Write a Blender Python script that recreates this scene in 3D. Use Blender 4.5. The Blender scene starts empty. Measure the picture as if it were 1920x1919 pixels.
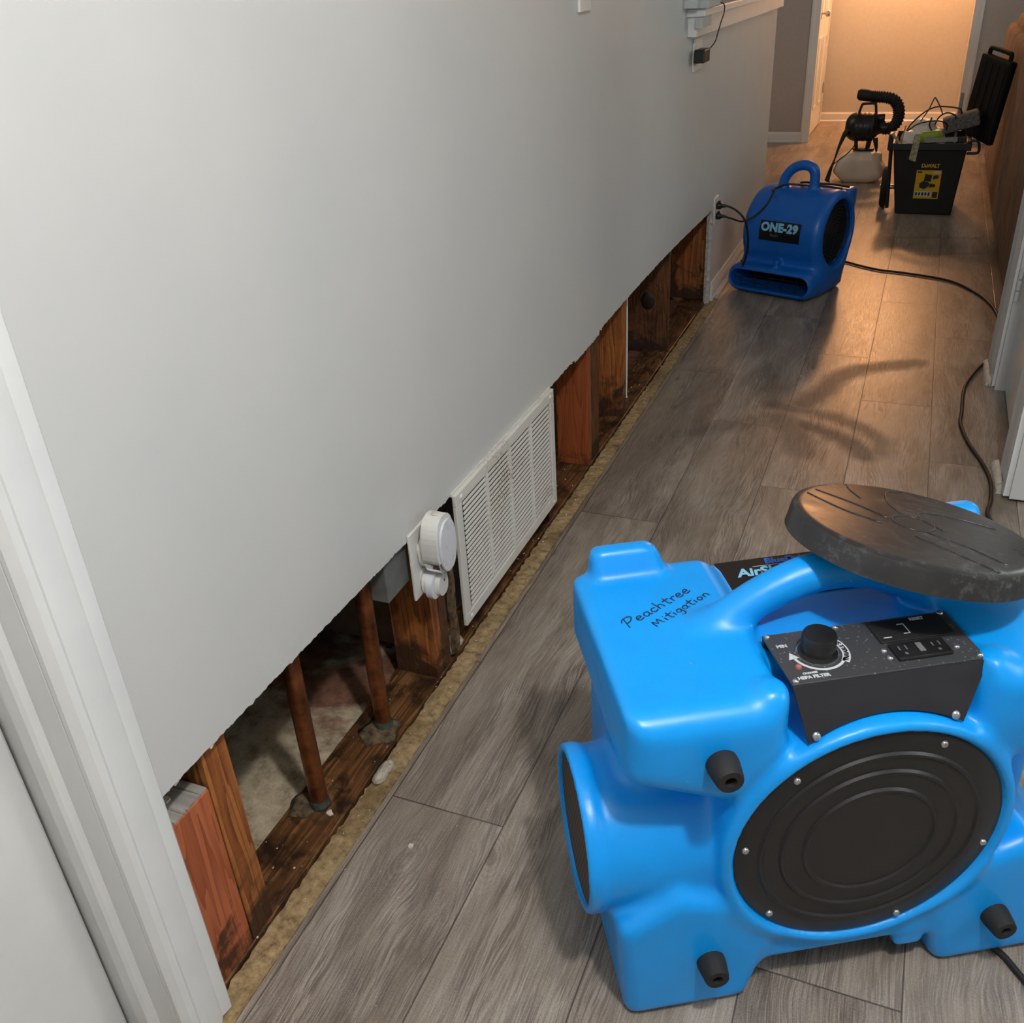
import bpy, bmesh, math, random
import numpy as np
from mathutils import Vector, Matrix
from mathutils.geometry import tessellate_polygon
random.seed(7)
SC = bpy.context.scene
COL = SC.collection
PI = math.pi

# ---------------------------------------------------------------- camera, light, exposure
cam = bpy.data.cameras.new('camera')
cam.sensor_fit = 'HORIZONTAL'; cam.sensor_width = 36.0; cam.lens = 36.0 * 1765.0 / 1920.0
cam.clip_start = 0.02; cam.clip_end = 60
camo = bpy.data.objects.new('camera', cam); COL.objects.link(camo)
Rm = Matrix(((0.92586731, -0.14347256, 0.34955022),
             (0.3740856, 0.47829837, -0.794538),
             (-0.0531949, 0.86639846, 0.49651184)))
camo.matrix_world = Matrix.Translation((0.887, 0, 1.45)) @ Rm.to_4x4()
SC.camera = camo
w = bpy.data.worlds.new('world'); SC.world = w; w.use_nodes = True
w.node_tree.nodes['Background'].inputs[0].default_value = (0.5, 0.55, 0.6, 1)
w.node_tree.nodes['Background'].inputs[1].default_value = 0.05
SC.view_settings.view_transform = 'Standard'
SC.view_settings.look = 'None'
SC.view_settings.gamma = 1
SC.view_settings.use_curve_mapping = False
SC.view_settings.exposure = 0.0

def lamp(name, loc, power, color, radius):
    l = bpy.data.lights.new(name, 'POINT'); l.energy = power; l.color = color; l.shadow_soft_size = radius
    o = bpy.data.objects.new(name, l); COL.objects.link(o); o.location = loc
    return o
lamp('ceiling_lamp_light', (1.20, 0.32, 2.38), 84, (1.0, 0.99, 0.98), 0.06)
lamp('vestibule_lamp_light', (0.62, 9.85, 2.15), 88, (1.0, 0.46, 0.19), 0.09)
lamp('kitchen_lamp_light', (-1.6, 6.6, 2.25), 22, (1.0, 0.87, 0.76), 0.15)
lamp('living_room_fill_light', (3.0, 5.3, 1.75), 42, (0.90, 1.0, 0.95), 0.25)  # added fill behind the sofa, brightens the far left wall and spares the floor
lamp('side_room_fill_light', (3.0, 1.3, 1.55), 36, (0.94, 1.0, 1.0), 0.35)  # added unseen fill from the right, evens out the lower left wall

# ---------------------------------------------------------------- helpers
def s2l(c):
    return tuple(((v/255.0)/12.92 if v/255.0 <= 0.04045 else ((v/255.0+0.055)/1.055)**2.4) for v in c)

def link(o, parent=None):
    COL.objects.link(o)
    if parent is not None: o.parent = parent
    return o

def empty(name, label, cat, loc=(0,0,0), rz=0.0, group=None):
    o = bpy.data.objects.new(name, None); COL.objects.link(o)
    o.empty_display_size = 0.05
    o.location = loc; o.rotation_euler = (0, 0, rz)
    o['label'] = label; o['category'] = cat
    if group: o['group'] = group
    return o

def tag(o, label, cat, group=None, kind=None):
    o['label'] = label; o['category'] = cat
    if group: o['group'] = group
    if kind: o['kind'] = kind
    return o

def obj(name, bm, m, parent=None, smooth=False, angle=None, bevel=0, label=None):
    me = bpy.data.meshes.new(name)
    bmesh.ops.recalc_face_normals(bm, faces=bm.faces[:])
    bm.to_mesh(me); bm.free()
    me.materials.append(m)
    if smooth:
        for p in me.polygons: p.use_smooth = True
    o = bpy.data.objects.new(name, me); link(o, parent)
    if angle is not None:
        for p in me.polygons: p.use_smooth = True
        bmx = bmesh.new(); bmx.from_mesh(me)
        for e in bmx.edges:
            if len(e.link_faces) == 2 and e.calc_face_angle(0) > math.radians(angle): e.smooth = False
        bmx.to_mesh(me); bmx.free()
    if bevel:
        md = o.modifiers.new('bevel', 'BEVEL'); md.width = bevel; md.segments = 2; md.limit_method = 'ANGLE'
        md.angle_limit = math.radians(35); md.harden_normals = False
    if label: o['label'] = label
    return o

def struct(name, bm, m, bevel=0, **k):
    o = obj(name, bm, m, None, bevel=bevel, **k); o['kind'] = 'structure'; return o

def bm_box(x0, x1, y0, y1, z0, z1, bm=None):
    bm = bm or bmesh.new()
    vs = [bm.verts.new((x, y, z)) for x in (x0, x1) for y in (y0, y1) for z in (z0, z1)]
    for f in ((0,1,3,2),(4,6,7,5),(0,4,5,1),(2,3,7,6),(0,2,6,4),(1,5,7,3)):
        bm.faces.new([vs[i] for i in f])
    return bm

def bm_prism(pts, d0, d1, frame, bm=None):
    """polygon pts (p,q) extruded from d0 to d1; frame(p,q,d)->xyz"""
    bm = bm or bmesh.new()
    a = [bm.verts.new(frame(p, q, d0)) for p, q in pts]
    b = [bm.verts.new(frame(p, q, d1)) for p, q in pts]
    tris = tessellate_polygon([[Vector((p, q, 0)) for p, q in pts]])
    for t in tris:
        try:
            bm.faces.new([a[i] for i in t]); bm.faces.new([b[i] for i in reversed(t)])
        except ValueError: pass
    n = len(pts)
    for i in range(n):
        j = (i+1) % n
        bm.faces.new([a[i], a[j], b[j], b[i]])
    return bm

FX = lambda p, q, d: (d, p, q)   # profile in y,z, extruded along x
FY = lambda p, q, d: (p, d, q)
FZ = lambda p, q, d: (p, q, d)

def bm_lathe(prof, frame, n=48, bm=None, closed=False):
    """prof: list (r, h); frame(x,y,h)->xyz"""
    bm = bm or bmesh.new()
    rings = []
    for r, h in prof:
        if r < 1e-6: rings.append([bm.verts.new(frame(0, 0, h))])
        else: rings.append([bm.verts.new(frame(r*math.cos(2*PI*i/n), r*math.sin(2*PI*i/n), h)) for i in range(n)])
    pairs = list(zip(rings[:-1], rings[1:]))
    if closed: pairs.append((rings[-1], rings[0]))
    for A, B in pairs:
        for i in range(n):
            j = (i+1) % n
            if len(A) == 1 and len(B) == 1: continue
            if len(A) == 1: bm.faces.new([A[0], B[i], B[j]])
            elif len(B) == 1: bm.faces.new([A[i], A[j], B[0]])
            else: bm.faces.new([A[i], A[j], B[j], B[i]])
    return bm

def catmull(P, sub=8):
    P = [Vector(p) for p in P]
    if len(P) < 3: return P
    out = []
    Q = [P[0]*2-P[1]] + P + [P[-1]*2-P[-2]]
    for i in range(1, len(Q)-2):
        p0, p1, p2, p3 = Q[i-1:i+3]
        for k in range(sub):
            t = k/sub
            out.append(0.5*((2*p1)+(-p0+p2)*t+(2*p0-5*p1+4*p2-p3)*t*t+(-p0+3*p1-3*p2+p3)*t**3))
    out.append(P[-1]); return out

def bm_tube(P, r, n=10, smooth=8, bm=None, radii=None, flat=1.0):
    bm = bm or bmesh.new()
    pts = catmull(P, smooth) if smooth else [Vector(p) for p in P]
    N = len(pts); rings = []; prev = None
    for i, p in enumerate(pts):
        t = (pts[min(i+1, N-1)]-pts[max(i-1, 0)]).normalized()
        if prev is None:
            up = Vector((0,0,1)) if abs(t.z) < 0.9 else Vector((1,0,0))
            a = t.cross(up).normalized()
        else:
            a = (prev - t*prev.dot(t)).normalized()
        prev = a; b = t.cross(a)
        rr = r if radii is None else np.interp(i/(N-1), np.linspace(0,1,len(radii)), radii)
        rings.append([bm.verts.new(p + a*(rr*math.cos(2*PI*k/n)) + b*(rr*flat*math.sin(2*PI*k/n))) for k in range(n)])
    for A, B in zip(rings[:-1], rings[1:]):
        for k in range(n):
            bm.faces.new([A[k], A[(k+1)%n], B[(k+1)%n], B[k]])
    bm.faces.new(rings[0][::-1]); bm.faces.new(rings[-1])
    return bm

def tube(name, P, r, m, parent=None, **k):
    return obj(name, bm_tube(P, r, **k), m, parent, angle=50)

def bm_xform(bm, M):
    bmesh.ops.transform(bm, matrix=M, verts=bm.verts[:]); return bm

# signed-distance mesher (surface nets) used for the moulded plastic bodies
def snet(fn, lo, hi, h):
    ax = [np.arange(lo[i]-2*h, hi[i]+3*h, h) for i in range(3)]
    X, Y, Z = np.meshgrid(*ax, indexing='ij')
    F = fn(X, Y, Z).astype(np.float64)
    S = F < 0
    nx, ny, nz = F.shape
    cs = [S[i:nx-1+i, j:ny-1+j, k:nz-1+k] for i in (0,1) for j in (0,1) for k in (0,1)]
    cnt = sum(c.astype(np.int8) for c in cs)
    act = (cnt > 0) & (cnt < 8)
    idx = -np.ones(act.shape, int); ai = np.argwhere(act); idx[act] = np.arange(len(ai))
    acc = np.zeros((len(ai), 3)); num = np.zeros(len(ai))
    I, J, K = ai.T
    corners = [(i,j,k) for i in (0,1) for j in (0,1) for k in (0,1)]
    for a in corners:
        for d in range(3):
            if a[d] == 0:
                b = list(a); b[d] = 1
                fa = F[I+a[0], J+a[1], K+a[2]]; fb = F[I+b[0], J+b[1], K+b[2]]
                mk = (fa < 0) != (fb < 0)
                t = np.where(mk, fa/np.where(mk, fa-fb, 1), 0)
                p = np.zeros((len(ai), 3)); p[:] = a; p[:, d] += t
                acc[mk] += p[mk]; num[mk] += 1
    V = (ai + acc/num[:, None])*h + np.array([a[0] for a in ax])
    quads = []
    for d in range(3):
        e = [(1,0,0),(0,1,0),(0,0,1)][d]
        sl0 = [slice(1, n-1) for n in (nx, ny, nz)]; sl0[d] = slice(0, (nx,ny,nz)[d]-1)
        sl1 = list(sl0); sl1[d] = slice(1, (nx,ny,nz)[d])
        A = S[tuple(sl0)]; B = S[tuple(sl1)]
        off = np.array([1,1,1]); off[d] = 0
        g = np.argwhere(A != B) + off
        if len(g) == 0: continue
        flip = A[A != B]
        o1, o2 = [k for k in range(3) if k != d]
        def ci(da, db):
            q = g.copy(); q[:, o1] += da; q[:, o2] += db
            return idx[q[:,0], q[:,1], q[:,2]]
        q = np.stack([ci(-1,-1), ci(0,-1), ci(0,0), ci(-1,0)], 1)
        if d == 1: q = q[:, ::-1]
        q[~flip] = q[~flip][:, ::-1]
        quads.append(q)
    return V, np.concatenate(quads)

def sdf_obj(name, fn, lo, hi, h, m, parent=None, relax=2):
    V, Q = snet(fn, lo, hi, h)
    me = bpy.data.meshes.new(name)
    me.from_pydata(V.tolist(), [], Q.tolist()); me.update()
    me.materials.append(m)
    for p in me.polygons: p.use_smooth = True
    o = bpy.data.objects.new(name, me); link(o, parent)
    if relax:
        md = o.modifiers.new('relax', 'SMOOTH'); md.factor = 0.5; md.iterations = relax
    return o

def smin(a, b, k):
    h = np.clip(0.5+0.5*(b-a)/k, 0, 1); return b*(1-h)+a*h-k*h*(1-h)
def smax(a, b, k): return -smin(-a, -b, k)
def sbox(x, y, z, c, hs, r):
    qx = np.abs(x-c[0])-hs[0]+r; qy = np.abs(y-c[1])-hs[1]+r; qz = np.abs(z-c[2])-hs[2]+r
    return np.sqrt(np.maximum(qx,0)**2+np.maximum(qy,0)**2+np.maximum(qz,0)**2)+np.minimum(np.maximum(qx,np.maximum(qy,qz)),0)-r
def sb(x, y, z, x0, x1, y0, y1, z0, z1, r):
    return sbox(x, y, z, ((x0+x1)/2,(y0+y1)/2,(z0+z1)/2), ((x1-x0)/2,(y1-y0)/2,(z1-z0)/2), r)
def scyl(p, q, h, R, h0, h1, r):
    a = np.sqrt(p*p+q*q)-R+r; b = np.abs(h-(h0+h1)/2)-(h1-h0)/2+r
    return np.sqrt(np.maximum(a,0)**2+np.maximum(b,0)**2)+np.minimum(np.maximum(a,b),0)-r
def spoly(x, y, pts, k):
    """convex polygon (counter-clockwise) as smooth max of half planes"""
    d = None
    for (x0, y0), (x1, y1) in zip(pts, pts[1:]+pts[:1]):
        L = math.hypot(x1-x0, y1-y0); nx_, ny_ = (y1-y0)/L, -(x1-x0)/L
        e = (x-x0)*nx_+(y-y0)*ny_
        d = e if d is None else smax(d, e, k)
    return d
def scap(x, y, z, a, b, r):
    a = np.array(a); b = np.array(b); ba = b-a
    px, py, pz = x-a[0], y-a[1], z-a[2]
    h = np.clip((px*ba[0]+py*ba[1]+pz*ba[2])/ba.dot(ba), 0, 1)
    return np.sqrt((px-ba[0]*h)**2+(py-ba[1]*h)**2+(pz-ba[2]*h)**2)-r

# ---------------------------------------------------------------- materials
class NT:
    def __init__(s, name):
        s.m = bpy.data.materials.new(name); s.m.use_nodes = True
        s.t = s.m.node_tree; s.n = s.t.nodes; s.l = s.t.links
        s.b = s.n['Principled BSDF']
    def node(s, typ, **k):
        n = s.n.new(typ)
        for a, v in k.items(): setattr(n, a, v)
        return n
    def con(s, a, b): s.l.new(a, b)
    def val(s, sock, v):
        if hasattr(v, 'is_output') or isinstance(v, bpy.types.NodeSocket): s.con(v, sock)
        else: sock.default_value = v
    def math(s, op, a, b=0.0, c=0.0, clamp=False):
        n = s.node('ShaderNodeMath', operation=op); n.use_clamp = clamp
        s.val(n.inputs[0], a); s.val(n.inputs[1], b)
        if op in ('MULTIPLY_ADD', 'WRAP', 'SMOOTH_MIN'): s.val(n.inputs[2], c)
        return n.outputs[0]
    def obj_xyz(s, src='Object'):
        tc = s.node('ShaderNodeTexCoord'); sp = s.node('ShaderNodeSeparateXYZ')
        s.con(tc.outputs[src], sp.inputs[0]); return tc.outputs[src], sp.outputs
    def comb(s, x, y, z):
        n = s.node('ShaderNodeCombineXYZ')
        for i, v in enumerate((x, y, z)): s.val(n.inputs[i], v)
        return n.outputs[0]
    def noise(s, vec, scale=5, detail=4, rough=0.55, dist=0.0):
        n = s.node('ShaderNodeTexNoise'); s.con(vec, n.inputs['Vector'])
        n.inputs['Scale'].default_value = scale; n.inputs['Detail'].default_value = detail
        n.inputs['Roughness'].default_value = rough; n.inputs['Distortion'].default_value = dist
        return n.outputs['Fac']
    def ramp(s, fac, stops):
        n = s.node('ShaderNodeValToRGB'); s.con(fac, n.inputs[0])
        e = n.color_ramp.elements
        while len(e) < len(stops): e.new(0.5)
        for i, (p, c) in enumerate(stops):
            e[i].position = p; e[i].color = tuple(c)+(1,) if len(c) == 3 else c
        return n.outputs[0]
    def maprange(s, v, a, b, c=0.0, d=1.0):
        n = s.node('ShaderNodeMapRange'); s.val(n.inputs[0], v)
        for i, x in enumerate((a, b, c, d)): s.val(n.inputs[i+1], x)
        return n.outputs[0]
    def mix(s, fac, a, b):
        n = s.node('ShaderNodeMix', data_type='RGBA'); s.val(n.inputs[0], fac)
        for i, v in ((6, a), (7, b)):
            if isinstance(v, (tuple, list)): n.inputs[i].default_value = tuple(v)+(1,)
            else: s.con(v, n.inputs[i])
        return n.outputs[2]
    def bump(s, h, strength=0.3, dist=0.002):
        n = s.node('ShaderNodeBump'); n.inputs['Strength'].default_value = strength
        n.inputs['Distance'].default_value = dist
        s.con(h, n.inputs['Height']); s.con(n.outputs[0], s.b.inputs['Normal'])
    def color(s, c):
        if isinstance(c, (tuple, list)): s.b.inputs['Base Color'].default_value = tuple(c)+(1,)
        else: s.con(c, s.b.inputs['Base Color'])
    def rough(s, v): s.val(s.b.inputs['Roughness'], v)

def plain(name, rgb, rough=0.5, metal=0.0, noise=0.06, nscale=30, bump=0.0, spec=0.5, coat=0.0, bscale=None):
    n = NT(name); c = s2l(rgb)
    vec, _ = n.obj_xyz()
    f = n.noise(vec, nscale, 5)
    lo = tuple(max(0, v*(1-noise*2)) for v in c); hi = tuple(min(1, v*(1+noise*2)) for v in c)
    n.color(n.ramp(f, [(0.3, lo), (0.7, hi)]))
    n.rough(n.maprange(f, 0.3, 0.7, max(0.02, rough-0.06), min(1, rough+0.06)))
    n.b.inputs['Metallic'].default_value = metal
    n.b.inputs['Specular IOR Level'].default_value = spec
    n.b.inputs['Coat Weight'].default_value = coat
    if bump: n.bump(n.noise(vec, bscale or nscale*4, 3), bump, 0.001)
    return n.m

WIPES = [([(0.50, 3.34), (0.62, 3.32), (0.74, 3.28), (0.83, 3.22), (0.89, 3.14), (0.90, 3.04)], 0.012, 0.75),
         ([(0.64, 3.19), (0.74, 3.14), (0.81, 3.08), (0.85, 3.00)], 0.016, 0.95),
         ([(0.54, 3.23), (0.61, 3.13), (0.65, 2.98)], 0.028, 0.7),
         ([(0.61, 3.38), (0.66, 3.50), (0.70, 3.66), (0.78, 3.79), (0.98, 3.90)], 0.022, 0.85),
         ([(0.22, 3.00), (0.36, 3.10), (0.50, 3.22)], 0.020, 0.5),
         ([(0.15, 2.60), (0.24, 3.10), (0.22, 3.60)], 0.04, 0.35)]
BOXMARK = [(0.78, 5.93), (1.26, 5.98), (1.29, 5.66), (0.82, 5.54)]
def mat_floor():
    n = NT('grey_oak_laminate')
    vec, (x, y, z) = n.obj_xyz()
    W, L = 0.245, 1.22
    xs = n.math('DIVIDE', n.math('ADD', x, 5*W-0.07), W)
    row = n.math('FLOOR', xs); fx = n.math('FRACT', xs)
    wn = n.node('ShaderNodeTexWhiteNoise', noise_dimensions='1D'); n.con(row, wn.inputs['W'])
    offs = n.math('MULTIPLY_ADD', row, 0.37, 0.0)
    ys = n.math('ADD', n.math('DIVIDE', n.math('ADD', y, 10.0), L), offs)
    col = n.math('FLOOR', ys); fy = n.math('FRACT', ys)
    wn2 = n.node('ShaderNodeTexWhiteNoise', noise_dimensions='2D')
    n.con(n.comb(row, col, 0), wn2.inputs['Vector'])
    r1 = wn2.outputs['Value']
    shift = n.math('MULTIPLY', r1, 37.0)
    # warped streaks: fine dark pores that bend around knots
    v1 = n.comb(n.math('MULTIPLY_ADD', x, 7.0, shift), n.math('MULTIPLY', y, 2.6), shift)
    wp = n.math('SUBTRACT', n.noise(v1, 1.0, 2, 0.45, 0.4), 0.5)
    xw = n.math('ADD', x, n.math('MULTIPLY', wp, 0.075))
    v2 = n.comb(n.math('MULTIPLY_ADD', xw, 520.0, shift), n.math('MULTIPLY', y, 16.0), shift)
    fine = n.noise(v2, 1.0, 3, 0.6, 0.0)
    v2b = n.comb(n.math('MULTIPLY_ADD', xw, 320.0, shift), n.math('MULTIPLY', y, 11.0), shift)
    streak = n.noise(v2b, 1.0, 3, 0.6, 0.0)
    band = n.noise(n.comb(n.math('MULTIPLY_ADD', xw, 17.0, shift), n.math('MULTIPLY', y, 1.1), shift), 1.0, 3, 0.5, 0.0)
    bandf = n.maprange(band, 0.38, 0.62, 0.15, 1.0)
    lines = n.math('MULTIPLY', n.maprange(streak, 0.47, 0.56, 0.0, 1.0), bandf)
    micro = n.noise(vec, 330.0, 3, 0.6)
    v3 = n.comb(n.math('MULTIPLY_ADD', x, 9.0, shift), n.math('MULTIPLY', y, 1.8), shift)
    broad = n.noise(v3, 1.3, 4, 0.6, 0.7)
    patch = n.noise(vec, 5.0, 4, 0.6, 0.5)
    vk = n.node('ShaderNodeTexVoronoi'); n.con(n.comb(n.math('MULTIPLY_ADD', xw, 5.2, shift), n.math('MULTIPLY', y, 2.2), shift), vk.inputs['Vector'])
    vk.inputs['Scale'].default_value = 1.3
    kd = vk.outputs['Distance']
    knot = n.maprange(kd, 0.015, 0.09, 0.0, 1.0)
    ring = n.math('SINE', n.math('MULTIPLY', n.math('ADD', kd, n.math('MULTIPLY', wp, 0.1)), 170.0))
    ringf = n.math('MULTIPLY', ring, n.maprange(kd, 0.10, 0.30, 0.028, 0.0))
    g = n.math('ADD', n.math('MULTIPLY', fine, 0.30), n.math('MULTIPLY', broad, 0.45))
    g = n.math('ADD', g, n.math('MULTIPLY', micro, 0.25))
    g = n.math('ADD', g, ringf)
    g = n.math('ADD', g, n.math('MULTIPLY', n.math('SUBTRACT', r1, 0.5), 0.06))
    c = n.ramp(g, [(0.38, s2l((98, 88, 81))), (0.46, s2l((134, 124, 114))), (0.53, s2l((156, 146, 136))), (0.62, s2l((182, 172, 162)))])
    c = n.mix(n.math('MULTIPLY', lines, 0.66), c, s2l((70, 61, 57)))
    c = n.mix(n.maprange(patch, 0.40, 0.62, 0.0, 0.30), c, s2l((132, 118, 98)))
    c = n.mix(n.math('MULTIPLY', n.math('SUBTRACT', 1.0, knot), 0.7), c, s2l((60, 49, 42)))
    # seams
    ex = n.math('MINIMUM', fx, n.math('SUBTRACT', 1.0, fx)); ey = n.math('MINIMUM', fy, n.math('SUBTRACT', 1.0, fy))
    sx = n.maprange(ex, 0.003, 0.008); sy = n.maprange(ey, 0.0006, 0.0018)
    seam = n.math('MULTIPLY', sx, sy)
    c = n.mix(n.maprange(seam, 0, 1, 0.75, 0.0), c, s2l((40, 33, 30)))
    # drywall dust with wiped arcs of their own shape
    dust = n.noise(vec, 2.2, 6, 0.62, 0.6)
    dust = n.maprange(dust, 0.38, 0.72, 0.0, 1.0)
    wob = n.math('MULTIPLY', n.math('SUBTRACT', n.noise(vec, 10.0, 6, 0.7), 0.5), 0.06)
    def seg(ax, ay, bx, by, wd, soft=0.05):
        L2 = (bx-ax)**2+(by-ay)**2
        px = n.math('SUBTRACT', x, ax); py = n.math('SUBTRACT', y, ay)
        t_ = n.math('ADD', n.math('MULTIPLY', px, (bx-ax)/L2), n.math('MULTIPLY', py, (by-ay)/L2), clamp=True)
        dx = n.math('SUBTRACT', px, n.math('MULTIPLY', t_, bx-ax)); dy = n.math('SUBTRACT', py, n.math('MULTIPLY', t_, by-ay))
        dd = n.math('ADD', n.math('SQRT', n.math('ADD', n.math('MULTIPLY', dx, dx), n.math('MULTIPLY', dy, dy))), wob)
        return n.maprange(dd, wd, wd+soft, 1.0, 0.0)
    arcs = None
    for path, wd, st in WIPES:
        for (ax, ay), (bx, by) in zip(path[:-1], path[1:]):
            q = n.math('MULTIPLY', seg(ax, ay, bx, by, wd), st); arcs = q if arcs is None else n.math('MAXIMUM', arcs, q)
    box = None
    bxp = BOXMARK
    for (ax, ay), (bx, by) in zip(bxp, bxp[1:]+bxp[:1]):
        q = seg(ax, ay, bx, by, 0.0, 0.03); box = q if box is None else n.math('MAXIMUM', box, q)
    far = n.maprange(y, 1.8, 3.0, 0.15, 1.0)
    dustf = n.math('MULTIPLY', n.math('MULTIPLY', dust, n.math('SUBTRACT', 1.0, arcs)), far)
    c = n.mix(n.math('MULTIPLY', dustf, 0.18), c, s2l((180, 164, 150)))
    c = n.mix(n.math('MULTIPLY', arcs, 0.70), c, s2l((58, 51, 47)))
    c = n.mix(n.math('MULTIPLY', box, 0.35), c, s2l((60, 44, 36)))
    sp = n.node('ShaderNodeTexVoronoi'); n.con(vec, sp.inputs['Vector']); sp.inputs['Scale'].default_value = 24
    spk = n.maprange(sp.outputs['Distance'], 0.02, 0.05, 0.45, 0.0)
    c = n.mix(spk, c, s2l((205, 200, 192)))
    n.color(c)
    n.rough(n.math('ADD', n.maprange(fine, 0.3, 0.7, 0.28, 0.40), n.math('MULTIPLY', arcs, 0.16)))
    n.b.inputs['Specular IOR Level'].default_value = 0.5
    h = n.math('ADD', n.math('MULTIPLY', fine, 0.6), n.math('MULTIPLY', seam, 1.2))
    n.bump(h, 0.35, 0.0012)
    return n.m

def mat_wood(name, dark, mid, light, along='z', scale=1.0, wet=0.0, knots=0.0, rough=0.6, stain=0.0):
    n = NT(name)
    vec, o = n.obj_xyz()
    x, y, z = o
    L = {'x': x, 'y': y, 'z': z}[along]
    oth = [v for k, v in (('x', x), ('y', y), ('z', z)) if k != along]
    s1 = 26*scale
    v = n.comb(n.math('MULTIPLY', oth[0], s1), n.math('MULTIPLY', oth[1], s1), n.math('MULTIPLY', L, 1.6*scale))
    base = n.noise(v, 1.0, 2, 0.45, 0.35)
    ring = n.math('FRACT', n.math('MULTIPLY', base, 9.0))
    ring = n.math('POWER', ring, 1.6)
    v2 = n.comb(n.math('MULTIPLY', oth[0], 160), n.math('MULTIPLY', oth[1], 160), n.math('MULTIPLY', L, 6))
    fib = n.noise(v2, 1.0, 3, 0.6)
    g = n.math('ADD', n.math('MULTIPLY', ring, 0.45), n.math('MULTIPLY', fib, 0.55))
    c = n.ramp(g, [(0.2, s2l(light)), (0.5, s2l(mid)), (0.85, s2l(dark))])
    if stain:
        b = n.noise(vec, 9, 6, 0.65, 0.8)
        f = n.math('ADD', b, n.maprange(z, 0.02, 0.22, 0.28*stain, -0.12))
        c = n.mix(n.maprange(f, 0.52, 0.66, 0.0, 0.88), c, s2l((32, 20, 13)))
    if wet:
        b = n.noise(vec, 14, 7, 0.7, 0.5)
        c = n.mix(n.maprange(b, 0.45, 0.62, 0.0, wet), c, s2l((38, 24, 15)))
        b2 = n.noise(vec, 45, 6, 0.75)
        c = n.mix(n.maprange(b2, 0.60, 0.72, 0.0, 0.35), c, s2l((150, 138, 120)))
    if knots:
        tv = n.node('ShaderNodeTexVoronoi'); n.con(n.comb(n.math('MULTIPLY', oth[0], 11), n.math('MULTIPLY', oth[1], 11), n.math('MULTIPLY', L, 7)), tv.inputs['Vector'])
        tv.inputs['Scale'].default_value = 0.9
        c = n.mix(n.maprange(tv.outputs['Distance'], 0.06, 0.15, knots, 0.0), c, s2l((30, 16, 9)))
    n.color(c); n.rough(rough)
    n.bump(g, 0.4, 0.001)
    return n.m

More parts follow.
